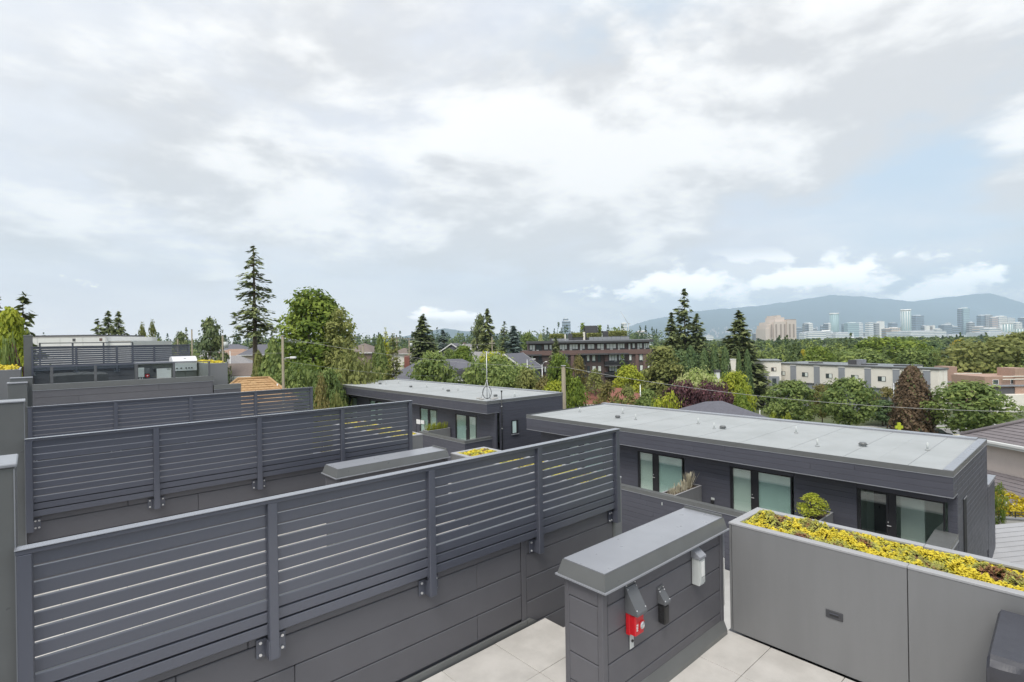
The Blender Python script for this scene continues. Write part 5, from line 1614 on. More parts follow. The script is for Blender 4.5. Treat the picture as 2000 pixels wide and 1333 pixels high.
# orange cedar-shake roof close behind the second screen: shakes laid in courses
def shake_house():
    dp = 46
    x, y = pz(494, dp)
    t = thing('house', (x, y, GROUND), 'house with bright orange cedar shake roof behind the third screen', 'house', None, YAW - math.pi / 2 + rad(24))
    H = zat(494, 740, dp) - GROUND
    X, Y, hr = 3.1, 3.2, 1.7
    he = H - hr
    lbox('wall', t, -X, X, -Y, Y, 0, he, M_TAN)
    V = [(-X - .4, -Y - .4, he - .2), (X + .4, -Y - .4, he - .2), (X + .4, Y + .4, he - .2), (-X - .4, Y + .4, he - .2), (-1.2, 0, H), (1.2, 0, H)]
    rf = add('roof', poly_mesh(V, [[0, 1, 5, 4], [1, 2, 5], [2, 3, 4, 5], [3, 0, 4], [3, 2, 1, 0]], M_SHAKE), t, local=True)
    r = random.Random(8)
    n = 11
    for side in range(4):
        a, b = [(0, 1), (1, 2), (2, 3), (3, 0)][side]
        p, q = [(4, 5), (5, 5), (5, 4), (4, 4)][side]
        Va, Vb, Vp, Vq = Vector(V[a]), Vector(V[b]), Vector(V[p]), Vector(V[q])
        nrm = (Vb - Va).cross(Vp - Va).normalized()
        if nrm.z < 0: nrm = -nrm
        for k in range(n):
            f0, f1 = k / n, (k + 1) / n
            A, B, C_, D_ = Va.lerp(Vp, f0), Vb.lerp(Vq, f0), Vb.lerp(Vq, f1), Va.lerp(Vp, f1)
            m_ = max(2, int((B - A).length / .42))
            V2, F2 = [], []
            for j in range(m_):
                g0, g1 = j / m_ + .004, (j + 1) / m_ - .004
                lift = nrm * r.uniform(.03, .075)
                i0 = len(V2)
                V2 += [A.lerp(B, g0) + lift, A.lerp(B, g1) + lift, D_.lerp(C_, g1) + nrm * .012, D_.lerp(C_, g0) + nrm * .012, A.lerp(B, g0), A.lerp(B, g1)]
                F2 += [[i0, i0 + 1, i0 + 2, i0 + 3], [i0 + 4, i0 + 5, i0 + 1, i0]]
            add('shake_course', poly_mesh(V2, F2, M_SHAKE), rf, local=True)
    for (p, q) in ((0, 4), (1, 5), (4, 5)):
        add('ridge_cap', tube_mesh([([Vector(V[p]) + Vector((0, 0, .06)), Vector(V[q]) + Vector((0, 0, .06))], .11)], M_SHAKE, 6), rf, local=True)
    add('vent_pipe', cyl_mesh(.07, .6, M_WHITE, 8), t, (1.9, -1.2, H - .75), local=True)


shake_house()
house('house', 712, 140, 9, 9, 671, 2.2, rad(-15), M_BSHIN, wmat('brown_siding', (0.20, 0.15, 0.12)), 'brown roofed house between the great green tree and the pointed cedar', True, [(-2, 4.5, 1.4, 1.2, 'f'), (2, 4.5, 1.4, 1.2, 'f')])
house('house', 790, 165, 8, 9, 680, 1.6, rad(10), M_BSHIN, M_CREAM, 'pale house with brown roof between the twin utility poles', True, [(-2, 4.2, 1.4, 1.3, 'f'), (1.5, 4.2, 1.4, 1.3, 'f')], (3, 0, .8, M_CREAM))
hs = house('house', 862, 84, 16.5, 10, 702, 2.6, rad(4), M_SLATE, M_WALLG, 'slate roofed bungalow with eyebrow dormer and white trimmed bay', True, [(4.6, 5.0, 1.0, 1.7, 'f'), (6.5, 5.0, 1.0, 1.7, 'f'), (-6.5, 4.6, 1.2, 1.4, 'f')], (-5.6, 1.5, .6, M_RSHIN), .8)
# eyebrow dormer on the slate roof
ey = []
for k in range(13):
    a = math.pi * k / 12
    ey.append((3.6 + 1.7 * math.cos(a), 1.15 * math.sin(a) ** .9))
He = zat(862, 702, 84) - GROUND - 2.6
V = [(u, -4.6, He + .3 + z * .9) for u, z in ey] + [(u * .8 + .7, -1.2, He + 1.9 + z * .15) for u, z in ey]
add('eyebrow_dormer', poly_mesh(V, [[i, i + 1, 14 + i, 13 + i] for i in range(12)] + [list(range(13))], M_SLATE, False), hs, local=True)
add('dormer_louvre', poly_mesh([(3.6 + (u - 3.6) * .8, -4.64, He + .32 + z * .62) for u, z in ey], [list(range(13))], M_DKG), hs, local=True)
house('house', 888, 150, 6, 8, 672, 2.6, rad(80), M_SLATE, M_WALLG, 'dark gabled house with white bargeboards behind the bright green tree', False, [(0, 7.5, .9, 1.2, 'l'), (-1.5, 4.5, 1.0, 1.2, 'l')])
house('house', 916, 146, 6, 9, 673, 2.8, rad(70), M_GSHIN, M_WALLG, 'grey gabled house right of the dark gabled one', False, [(0, 7.2, .9, 1.2, 'l')], (0, 1.4, .5, M_BRICK2))
house('house', 934, 118, 10, 8, 689, 2.4, rad(-35), M_GSHIN, M_WALLW, 'house with pale grey roof and white gable left of the double cypress', False, [(0, 3.5, 1.2, 1.2, 'f')])
house('house', 976, 108, 9, 8, 694, 2.2, rad(20), M_GSHIN, M_TAN, 'grey roofed house under the blue spruce', True, [(0, 3, 1.2, 1.2, 'f')])
house('house', 1003, 104, 7, 8, 692, 2.6, rad(62), M_SLATE, M_WALLG, 'dark gable with white edge beside the left apartment balcony', False, [(0, 5, .9, 1.2, 'l')])
house('house', 1192, 76, 12, 9, 758, 1.7, rad(-14), M_RSHIN, M_CREAM, 'low house with red roof among thin trees', True, [(-3, 2.6, 1.4, 1.2, 'f')], None, .5)
house('house', 1392, 43, 9.5, 8, 784, 1.9, rad(12), M_SLATE, M_WALLG, 'dark slate hip roof just beyond the pale roof of the long row', True, ())
house('house', 640, 62, 8, 7, 764, 1.4, rad(10), M_GSHIN, M_TAN, 'low grey shed roof under the rusty green tree', True, ())
house('house', 400, 100, 9, 8, 693, 1.8, rad(0), M_GSHIN, M_TAN, 'grey roof low behind the yellow sedum and bushy pine', True, ())

# white commercial building at the left
cb = thing('white_building', (*pz(165, 62), GROUND), 'long low white building with dark roof edge behind the far screen', 'building', None, YAW - math.pi / 2 + rad(2))
zt2 = zat(165, 659, 62) - GROUND
lbox('wall', cb, -5.3, 4.6, -3, 6, 0, zt2, M_WALLW); lbox('wall', cb, 4.61, 7.0, -2.6, 5, 0, zt2 - .55, M_WALLW)
lbox('roof_edge', cb, -5.0, 3.0, -2.6, 6.1, zt2 + .0, zt2 + .22, M_DKG)
lbox('parapet', cb, -5.32, 4.62, -3.02, -2.98, zt2 - .10, zt2 + .02, M_CONC)
lbox('parapet', cb, 4.612, 7.02, -2.62, -2.58, zt2 - .65, zt2 - .53, M_CONC)
for k, xx in enumerate((1.0, 3.9)): lbox('wall_vent', cb, xx, xx + .3, -3.06, -3.0, zt2 - .5, zt2 - .2, M_BRICK2 if k else M_DKG)
for k in range(4): lbox('facade_panel', cb, -5.2 + 2.45 * k, -2.82 + 2.45 * k, -3.03, -3.001, 3.0, zt2 - .12, M_WALLW, .01)
for k in range(3): window(cb, -3.5 + 3 * k, 4.5, 1.6, 1.4, -3.031)


# ------------------------------------------------------------------ tiled house at the right edge
def tiled_house():
    B = Vector((*pz(1872, 36.1), 0)); A = Vector((*pz(2000, 32.0), 0))
    u = (A - B).normalized()                     # toward us along the eave
    A = B + u * 13
    inn = Vector((-u.y, u.x, 0))
    if inn.dot(rt) < 0: inn = -inn
    t = thing('house', (B.x, B.y, GROUND), 'pale pink house with brown tiled hip roofs at the right edge', 'house', None, math.atan2(u.y, u.x))
    sgn = 1 if (Vector((0, 0, 1)).cross(u)).dot(inn) > 0 else -1       # local +y is inward when sgn is 1
    g = -GROUND
    ze = -6.9 + g
    M_TILE = wmat('brown_concrete_tile', (0.185, 0.165, 0.170), var=.12, scale=3, bump=.3, bscale=14)

    def L(x, y, z): return (x, sgn * y, z)
    def lb(nm, x0, x1, y0, y1, z0, z1, m, par=t): return lbox(nm, par, x0, x1, *sorted((sgn * y0, sgn * y1)), z0, z1, m)
    lb('upper_wall', .55, 13, .55, 9, 0, ze - .02, M_PINK)
    lb('lower_wall', .2, 13, -1.1, .54, 0, ze - 3.0, M_PINK)

    def tiled(x0, x1, y0, zb_, rise, run, nm, hipx, rows):
        """one slope of roof tiles laid in courses; hipx = how far the left end leans in"""
        base = thing_part(nm, t)
        for k in range(rows):
            f0, f1 = k / rows, (k + 1) / rows
            def pt(f, xx, dz=0): return Vector(L(xx + (hipx * f if xx == x0 else 0), y0 + run * f, zb_ + rise * f + dz))
            th = .055
            V = [pt(f0, x0, th), pt(f0, x1, th), pt(f1, x1, .012), pt(f1, x0, .012), pt(f0, x0, -.02), pt(f0, x1, -.02)]
            add('tile_course', poly_mesh(V, [[0, 1, 2, 3], [4, 5, 1, 0]], M_TILE), base, local=True)
        return base
    tiled(0, 13, 0, ze, 2.25, 4.6, 'roof', 4.2, 15)
    # hip end and hip rolls
    V = [L(0, 0, ze), L(0, 9.2, ze), L(4.2, 4.6, ze + 2.25)]
    add('hip_end', poly_mesh([V[0], V[1], V[2]], [[0, 1, 2]], M_TILE), t, local=True)
    add('hip_roll', tube_mesh([([Vector(V[0]) + Vector((0, 0, .08)), Vector(V[2]) + Vector((0, 0, .08))], .13)], M_TILE, 6), t, local=True)
    add('ridge_roll', tube_mesh([([Vector(V[2]) + Vector((0, 0, .08)), Vector(L(13, 4.6, ze + 2.33))], .13)], M_TILE, 6), t, local=True)
    lb('fascia', -.05, 13, -.06, -.01, ze - .30, ze + .03, M_WHITE)
    lb('gutter', -.1, 13, -.17, -.065, ze - .14, ze + .0, M_WHITE)
    lb('fascia', -.06, -.01, 0, 9.2, ze - .28, ze + .03, M_WHITE)
    lb('soffit', .0, 13, 0, .54, ze - .31, ze - .25, M_WHITE)
    # lower skirt roof, its fascia, window and downpipe
    zl = ze - 3.05
    tiled(.1, 13, -1.9, zl, 1.0, 2.4, 'skirt_roof', .0, 7)
    lb('skirt_fascia', 0, 13, -1.97, -1.92, zl - .34, zl + .02, M_WHITE)
    lb('skirt_gutter', 0, 13, -2.08, -1.975, zl - .16, zl - .01, M_WHITE)
    lb('skirt_vent', 6.3, 6.7, -.95, -.6, zl + .38, zl + .55, M_DKG)
    lb('window_frame', 1.6, 4.6, -1.16, -1.11, zl - 2.1, zl - .5, M_WHITE)
    lb('window_pane', 1.8, 3.0, -1.18, -1.165, zl - 1.9, zl - .7, M_PANEW)
    lb('window_pane', 3.15, 4.4, -1.18, -1.165, zl - 1.9, zl - .7, M_PANEW)
    lb('downpipe', .62, .74, .4, .52, ze - 2.2, ze - .3, M_WHITE)
    lb('roof_vent', 4.9, 5.4, 3.3, 3.8, ze + 1.7, ze + 2.3, M_GREYBOX)
    lb('skylight', 2.6, 2.9, 1.3, 3.6, ze + 1.2, ze + 1.45, M_WHITE) if False else None
    return t


tiled_house()
# lower ribbed roof and terrace wall in front of it
x, y = pz(1985, 24)
rr = thing('ribbed_roof', (x, y, GROUND), 'low grey ribbed roof below the yellow shrub at the right edge', 'roof', None, math.atan2(-fw.y, -fw.x) + rad(100))
zr_ = zat(1985, 1062, 24) - GROUND
M_RIB = wmat('grey_ribbed_metal', (0.36, 0.36, 0.37), var=.06)
for k in range(9):
    V = [(-3.2, -.9 + .26 * k, zr_ - .55 + .10 * k), (3.2, -.9 + .26 * k, zr_ - .55 + .10 * k), (3.2, -.9 + .26 * (k + 1), zr_ - .55 + .10 * (k + 1) - .03), (-3.2, -.9 + .26 * (k + 1), zr_ - .55 + .10 * (k + 1) - .03)]
    V += [(a, b, c - .06) for a, b, c in V]
    add('rib', poly_mesh(V, [[0, 1, 2, 3], [4, 5, 1, 0], [7, 6, 5, 4], [1, 5, 6, 2], [0, 3, 7, 4], [3, 2, 6, 7]], M_RIB), rr, local=True)
lbox('gutter', rr, -3.2, 3.2, -1.05, -.905, zr_ - .75, zr_ - .56, M_WHITE)
lbox('wall', rr, -3.1, 3.1, -.7, 1.4, 0, zr_ - .62, M_PINK)
tw = thing('terrace_wall', (*pz(1990, 27.5), GROUND), 'pale terrace wall with black rail below the yellow shrub', 'wall', None, YAW - math.pi / 2 - rad(14))
zt3 = zat(1990, 1012, 27.5) - GROUND
lbox('wall', tw, -1.6, 4, -.12, .12, 0, zt3 - .06, M_CONC); lbox('coping', tw, -1.65, 4.05, -.16, .16, zt3 - .06, zt3, M_CAP)
for k in range(2): add('rail', tube_mesh([([(-1.6, 0, zt3 + .12 + .16 * k), (4, 0, zt3 + .12 + .16 * k)], .02)], M_BLACK, 6), tw, local=True)
for k in range(5): lbox('rail_post', tw, -1.5 + 1.2 * k, -1.46 + 1.2 * k, -.02, .02, zt3, zt3 + .32, M_BLACK)


# ------------------------------------------------------------------ brick apartments
def apartments():
    D = 148.0
    k = D / FPX
    x0, y0 = pz(1143, D)
    t = thing('brick_apartments', (x0, y0, GROUND), 'brown brick apartment block with roof garden and dark overhanging roof', 'apartment block', None, YAW - math.pi / 2)
    def lx(p): return (p / 6.667 + 1000 - 1143) * k
    def lz(q): return -GROUND - (q / 6.667 + 560 - 664.2) * k
    lbox('body', t, lx(90), lx(1810), .0, 16, 0, lz(830), M_BRICK)
    lbox('top_storey', t, lx(215), lx(1795), .6, 15, lz(830), lz(715), M_BRICK)
    lbox('brick_band', t, lx(85), lx(1815), -.5, .0, lz(890), lz(828), M_BRICK2, .02)
    lbox('roof_slab', t, lx(200), lx(1830), -1.0, 16, lz(735), lz(702), M_DKG, .02)
    lbox('roof_edge', t, lx(600), lx(1780), -1.05, -.98, lz(712), lz(698), M_CAP)

    def win(p0, p1, q0, q1, y, n, m=None):
        o = thing_part('window', t)
        a, b, c, d = lx(p0), lx(p1), lz(q1), lz(q0)
        lbox('frame', o, a - .06, b + .06, y - .04, y - .001, c - .06, d + .06, M_FRAME)
        w = (b - a) / n
        for i in range(n):
            lbox('pane', o, a + w * i + .05, a + w * (i + 1) - .05, y - .06, y - .041, c + .35, d - .03, m or M_PANEW)
            lbox('pane', o, a + w * i + .05, a + w * (i + 1) - .05, y - .06, y - .041, c + .02, c + .27, M_PANED if (i + int(p0)) % 3 else M_PANEW)
    for a, b, n in [(230, 300, 2), (418, 468, 2), (488, 520, 1), (620, 718, 3), (750, 860, 3), (885, 950, 2), (988, 1075, 2), (1112, 1200, 2), (1235, 1360, 3), (1380, 1470, 3), (1518, 1548, 1), (1573, 1605, 1), (1635, 1700, 2), (1722, 1792, 3)]:
        win(a, b, 752, 828, .6, n)
    win(315, 385, 752, 828, .6, 2, M_PANED)
    for a, b, n in [(243, 275, 1), (970, 1005, 1), (1040, 1080, 1), (1258, 1365, 3), (1385, 1462, 3), (1520, 1552, 1), (1655, 1730, 2), (345, 380, 1), (668, 722, 2), (890, 945, 2), (1115, 1150, 1)]:
        win(a, b, 895, 985, 0, n, M_PANED if a in (345, 1115, 890) else None)
    for a, b, n in [(1040, 1085, 1), (1115, 1155, 1), (975, 1005, 1), (1660, 1735, 2), (1758, 1785, 1), (415, 438, 1), (240, 275, 1), (668, 722, 2), (1258, 1365, 3), (1520, 1552, 1)]:
        win(a, b, 1038, 1120, 0, n, M_PANED if a in (975, 240) else None)
    for p in (160, 500, 760, 1200, 1600, 1700):
        lbox('brick_pier', t, lx(p), lx(p + 42), -.35, -.002, 0, lz(892), M_BRICK2)
    for a, b, q in [(50, 210, 945), (285, 390, 945), (830, 945, 965), (1190, 1500, 975), (50, 210, 1085), (285, 390, 1085), (830, 945, 1105), (1190, 1500, 1115)]:
        o = thing_part('balcony', t)
        lbox('slab', o, lx(a), lx(b), -2.2, -.36, lz(q + 62), lz(q + 48), M_DKG)
        lbox('guard', o, lx(a), lx(b), -2.2, -2.12, lz(q + 47), lz(q), M_FRAME)
        for xx in (a, b - 6): lbox('side_guard', o, lx(xx), lx(xx + 6), -2.11, -.36, lz(q + 47), lz(q), M_FRAME)
    for a, b in [(135, 380), (640, 740), (850, 1240), (1250, 1500)]:
        lbox('canopy', t, lx(a), lx(b), -1.6, -.52, lz(890), lz(872), M_DKG)
    # roof garden
    r = np.random.RandomState(5)
    for a, b, q0, q1 in [(505, 690, 612, 672), (795, 940, 603, 660), (1000, 1180, 610, 662), (1292, 1522, 585, 655)]:
        n = int((b - a) * 9)
        P = np.stack([r.uniform(lx(a), lx(b), n), r.uniform(2, 4, n), r.uniform(lz(q1), lz(q0), n)], 1)
        N = r.normal(size=(n, 3)); N[:, 1] -= .8; N[:, 2] += .6
        add('hedge', crown_mesh('hedge', quads_from(P, N, .24 * r.uniform(.6, 1.3, n), r), L_OLV, r.uniform(0, 1, n)), t, local=True)
        lbox('hedge_planter', t, lx(a), lx(b), 2.1, 3.9, lz(702), lz(q1 - 8), M_DKG)
    lbox('penthouse', t, lx(985), lx(1157), 5, 9, lz(702), lz(505), M_DKG, .05)
    lbox('stair_house', t, lx(1155), lx(1320), 6, 9, lz(702), lz(580), M_DKG, .05)
    lbox('stair_door', t, lx(1200), lx(1230), 5.95, 5.999, lz(680), lz(610), M_PANEW)
    lbox('screen', t, lx(735), lx(795), 1.5, 1.7, lz(702), lz(612), M_DKG)
    lbox('flue', t, lx(940), lx(965), 2, 3, lz(702), lz(592), M_CREAM)
    lbox('flue', t, lx(690), lx(708), 1.2, 1.4, lz(702), lz(618), M_CREAM)
    for i in range(9):
        lbox('railing_pane', t, lx(1000 + 58 * i), lx(1055 + 58 * i), -.9, -.86, lz(697), lz(660), M_GREYP)
    for i in range(5):
        lbox('railing_pane', t, lx(515 + 44 * i), lx(556 + 44 * i), -.9, -.86, lz(697), lz(675), M_GREYP)
    for p, q, R_ in [(950, 465, 26), (1190, 500, 32), (1400, 535, 90)]:
        n = 160
        P = np.stack([r.normal(lx(p), R_ / 6.667 * k * .5, n), r.normal(6, .8, n), r.uniform(lz(640), lz(q), n)], 1)
        add('roof_tree', crown_mesh('roof_tree', quads_from(P, r.normal(size=(n, 3)) + np.array([0, -.6, .7]), .3 * r.uniform(.6, 1.3, n), r), L_BRI if p < 1300 else L_MID, r.uniform(0, 1, n)), t, local=True)
    return t


apartments()
ab = thing('apartment_annexe', (*pz(1284, 165), GROUND), 'grey upper storey peeping out right of the brick apartments', 'building', None, YAW - math.pi / 2)
lbox('wall', ab, -3, 3, 0, 6, 0, zat(1284, 684, 165) - GROUND, M_DKG); lbox('roof', ab, -3.2, 3.2, -.3, 6, zat(1284, 684, 165) - GROUND, zat(1284, 681, 165) - GROUND, M_FRAME)
window(ab, .5, zat(1284, 700, 165) - GROUND, 2.0, 1.4, 0, M_PANEW)


# ------------------------------------------------------------------ cream terrace along the street
def terrace():
    L0 = Vector((*pz(1512, 107.0), 0)); R0 = Vector((*pz(1832, 80.6), 0))
    u = (R0 - L0).normalized()
    t = thing('cream_terrace', (L0.x, L0.y, GROUND), 'long cream terrace with grey bays and flat roof beyond the street', 'terrace', None, math.atan2(u.y, u.x))
    n = Vector((-u.y, u.x, 0))
    inward = 1 if n.dot(fw) > 0 else -1
    W = (R0 - L0).length
    def s(px):
        """distance along the facade where photo column px meets it"""
        d = fw + rt * ((px - 1000) / FPX)
        den = d.x * u.y - d.y * u.x
        k = (L0.x * u.y - L0.y * u.x) / den
        return (Vector((d.x * k, d.y * k, 0)) - L0).dot(u)
    H = 8.3
    def lb(nm, a, b, y0, y1, z0, z1, m, par=t): return lbox(nm, par, a, b, *sorted((inward * y0, inward * y1)), z0, z1, m)
    lb('core', 0.02, W - 7, .05, 9, 0, H - .25, M_CREAM)
    lb('core', W - 7, W - .02, .05, 2.2, 0, H - .25, M_CREAM)
    lb('roof', -.2, W - 7, -.25, 9.2, H - .25, H, M_FLASH)
    lb('roof', W - 7, W + .2, -.25, 2.4, H - .249, H - .001, M_FLASH)
    bands = [(1544, 1555), (1590, 1601), (1638, 1650), (1689, 1701), (1744, 1757), (1803, 1817)]
    edges = [1513] + [v for b in bands for v in b] + [1832]
    for i in range(0, len(edges), 2):
        a, b = s(edges[i]), s(edges[i + 1])
        lb('cream_panel', a, b, -.12, .04, 3.2, H - .3, M_CREAM)
        if i < len(edges) - 2:
            c = (a + b) / 2
            w = thing_part('window', t)
            lb('frame', c - .62, c + .62, -.17, -.121, H - 2.45, H - 1.65, M_FRAME, w)
            lb('pane', c - .56, c - .02, -.19, -.171, H - 2.4, H - 1.7, M_PANED, w)
            lb('pane', c + .02, c + .56, -.19, -.171, H - 2.4, H - 1.7, M_PANEW, w)
            lb('grey_bay', a + .15, b - .15, -.5, -.121, 2.2, 4.55, M_GREYP)
            lb('bay_roof', a + .05, b - .05, -.62, -.122, 4.56, 4.75, M_FLASH)
            lb('bay_window', a + .5, b - .5, -.56, -.501, 2.5, 3.7, M_PANED)
        lb('entry_wall', a, b, -.02, .04, 0, 3.19, M_WALLW)
        lb('garage_door', a + .3, b - .3, -.06, -.021, .1, 2.0, M_GREYP)
    for p, q in bands:
        lb('grey_band', s(p), s(q), -.22, .045, 0, H - .45, M_GREYP)
        lb('band_cap', s(p) - .05, s(q) + .05, -.26, .045, H - .44, H - .31, M_WHITE)
    lb('end_cladding', W - .019, W + .08, -.1, 2.15, 0, H - .3, M_CREAM)
    for k in range(1): lb('end_joint', W + .081, W + .09, 1.0, 1.04, .2, H - .4, M_TAN)
    for p in (1560, 1662, 1725):
        lb('roof_hatch', s(p), s(p) + 2.0, 2.6, 4, H, H + .18, M_DKG)
    lb('roof_unit', s(1634), s(1634) + 1.4, 3, 4.6, H, H + .8, M_DKG)
    lb('roof_unit', s(1645), s(1645) + 1.3, 3.2, 4.5, H, H + .9, M_CAP)


terrace()
wg = thing('cream_house', (*pz(1487, 104), GROUND), 'cream house with grey bay windows at the left end of the terrace', 'house', None, YAW - math.pi / 2 + rad(-20))
hh = zat(1487, 706, 104) - GROUND
lbox('wall', wg, -3.2, 3.4, 0, 8, 0, hh, M_CREAM); lbox('roof', wg, -3.4, 3.6, -.2, 8.2, hh, hh + .15, M_FLASH)
for k in range(3):
    xx = -2.1 + 2.1 * k
    w = thing_part('window', wg)
    lbox('frame', w, xx - .45, xx + .45, -.08, -.001, hh - 1.9, hh - 1.2, M_BRICK2); lbox('pane', w, xx - .36, xx - .02, -.1, -.081, hh - 1.82, hh - 1.28, M_PANED); lbox('pane', w, xx + .02, xx + .36, -.1, -.081, hh - 1.82, hh - 1.28, M_CREAM)
    b = thing_part('grey_bay', wg)
    lbox('bay_wall', b, xx - .9, xx + .9, -.6, -.002, hh - 5.7, hh - 2.9, M_GREYP); lbox('bay_pane', b, xx - .35, xx + .35, -.64, -.601, hh - 5.1, hh - 3.3, M_PANED)
lbox('porch_roof', wg, -3.0, 3.3, -2.0, -.002, 1.9, 2.25, M_BRICK2); lbox('porch_wall', wg, -2.9, 3.2, -.3, -.003, 0, 1.89, M_BRICK)
for xx in (-2.6, .2, 3.0): lbox('porch_post', wg, xx, xx + .18, -1.9, -1.72, 0, 1.89, M_WHITE)
ch = thing('cream_chimney_block', (*pz(1434, 98), GROUND), 'pale stair tower between slim columnar trees', 'tower', None, YAW - math.pi / 2)
lbox('wall', ch, -.75, .45, 0, 2, 0, zat(1434, 703, 98) - GROUND, M_CREAM); lbox('cap', ch, -.8, .5, -.05, 2.05, zat(1434, 703, 98) - GROUND, zat(1434, 702, 98) - GROUND, M_WHITE)
c2 = thing('white_post', (*pz(1401, 84), GROUND), 'white chimney post between two columnar trees', 'post', None, YAW - math.pi / 2)
lbox('shaft', c2, -.32, .32, 0, .64, 0, zat(1401, 727, 84) - GROUND, M_WHITE); lbox('cap', c2, -.42, .42, -.1, .74, zat(1401, 727, 84) - GROUND, zat(1401, 723, 84) - GROUND, M_DKG)

# orange brick flats at the right
for nm, p0, p1, q, dp, lab in [('brick_flats', 1845, 1912, 730, 104, 'low orange brick flats behind the right end of the cream terrace'), ('brick_flats', 1922, 2075, 735, 92, 'orange brick flats with grey roofs at the right edge')]:
    k = dp / FPX
    t = thing(nm, (*pz((p0 + p1) / 2, dp), GROUND), lab, 'building', None, YAW - math.pi / 2)
    w = (p1 - p0) * k / 2
    H = zat((p0 + p1) / 2, q, dp) - GROUND
    lbox('wall', t, -w, w, 0, 7, 0, H, M_ORANGE)
    lbox('stair_tower', t, -w + (.2 if p0 < 1900 else w * .72), -w + (2.0 if p0 < 1900 else w * .72 + 2.4), -.4, 3, 0, H + 1.4, M_ORANGE)
    for z in (H + .05, H + .55): lbox('balcony_rail', t, -w * .6, w, -.5, -.4, z - .6, z - .45, M_CREAM)
    lbox('roof_edge', t, -w - .1, w + .1, -.6, -.05, H - 1.7, H - 1.45, M_GREYP)
    lbox('dark_band', t, -w, w, -.3, -.002, H - 3.2, H - 2.0, M_DKG)
    lbox('lower_terrace', t, -w, w, -1.6, -.31, 0, H - 3.0, M_CREAM)
    for j in range(4): window(t, -w + (j + .6) * w / 2.2, H - 1.3, .9, .7, 0)


# ------------------------------------------------------------------ skyline
M_TW = {}
for nm, c in dict(pale=(0.78, 0.78, 0.76), white=(0.88, 0.88, 0.86), grey=(0.42, 0.44, 0.46), dark=(0.16, 0.18, 0.21), blue=(0.30, 0.38, 0.46), glass=(0.42, 0.56, 0.58), tan=(0.64, 0.56, 0.50), brown=(0.36, 0.30, 0.265), pink=(0.55, 0.47, 0.45)).items():
    M_TW[nm] = wmat('tower_' + nm, c, rough=.5, var=.06, scale=.02)


def tower(px0, px1, ptop, depth, col, label, style='box', group=None, floors=None, name='tower'):
    k = depth / FPX
    pc = (px0 + px1) / 2
    x, y = pz(pc, depth)
    w = (px1 - px0) * k / 2
    H = zat(pc, ptop, depth) - GROUND
    t = thing(name, (x, y, GROUND), label, 'tower', group, YAW - math.pi / 2 + rad((px0 * 13) % 17 - 8))
    m = M_TW[col]; gm = M_TW['dark' if col in ('blue', 'grey') else 'blue']
    dd = w * .8
    if style == 'round':
        add('shaft', cyl_mesh(w, H, m, 20), t, (0, 0, H / 2), local=True)
        add('crown', cyl_mesh(w * 1.06, H * .05, M_TW['white'], 20), t, (0, 0, H * .985), local=True)
        for j in range(7):
            a = -math.pi + math.pi * (j + .5) / 7
            o = lbox('glazing', t, -w * .13, w * .13, -.01 * w, .03 * w, H * .04, H * .93, M_TW['glass']); o.location = (w * math.cos(a), w * math.sin(a), o.location.z); o.rotation_euler = (0, 0, a + math.pi / 2)
        return t
    lbox('shaft', t, -w, w, -dd, dd, 0, H, m)
    lbox('crown', t, -w * .6, w * .6, -dd * .6, dd * .6, H, H * 1.0 + max(2.5, H * .03), M_TW['white' if col != 'white' else 'grey'])
    n = floors or max(4, int(H / 9))
    bm = bmesh.new()
    for j in range(n):
        z = H * (j + .5) / n
        mt = Matrix.Translation((0, 0, z)) @ Matrix.Diagonal((2 * w + .5, 2 * dd + .5, H / n * .42, 1))
        bmesh.ops.create_cube(bm, size=1, matrix=mt)
    me_ = from_bm(bm, 'bands', gm)
    if style == 'slab' or style == 'box': add('glazing', me_, t, local=True)
    if style == 'ribs' or style == 'box':
        for j in range(4):
            xx = -w + (2 * w) * (j + .5) / 4
            lbox('pier', t, xx - w * .09, xx + w * .09, -dd - .6, -dd - .3, 0, H, m)
    return t


def z6(a): return 1440 + a / 6.667
def z7(a): return 1700 + a / 6.667
def v6(b): return 560 + b / 6.667


# tan stepped hotel
dp = 1250; k = dp / FPX
t = thing('stepped_hotel', (*pz(1530, dp), GROUND), 'large tan stepped tower block, the biggest of the skyline', 'tower', None, YAW - math.pi / 2)
for (a, b, q, y0) in [(375, 440, 545, 2), (395, 480, 500, 4), (430, 520, 460, 6), (480, 760, 455, 0), (520, 640, 400, 8), (545, 600, 372, 10), (640, 760, 440, -4), (690, 830, 425, 20)]:
    lbox('wing', t, (z6(a) - 1530) * k, (z6(b) - 1530) * k, y0, 50 + y0, 0, zat(1530, v6(q), dp) - GROUND, M_TW['tan'] if a < 690 else M_TW['brown'])
for a in (440, 500, 560, 610, 665, 715):
    lbox('window_strip', t, (z6(a) - 1530) * k, (z6(a + 18) - 1530) * k, -4.9 if a > 640 else -.9, -4.05 if a > 640 else -.05, 12, zat(1530, v6(490), dp) - GROUND, M_TW['brown'])

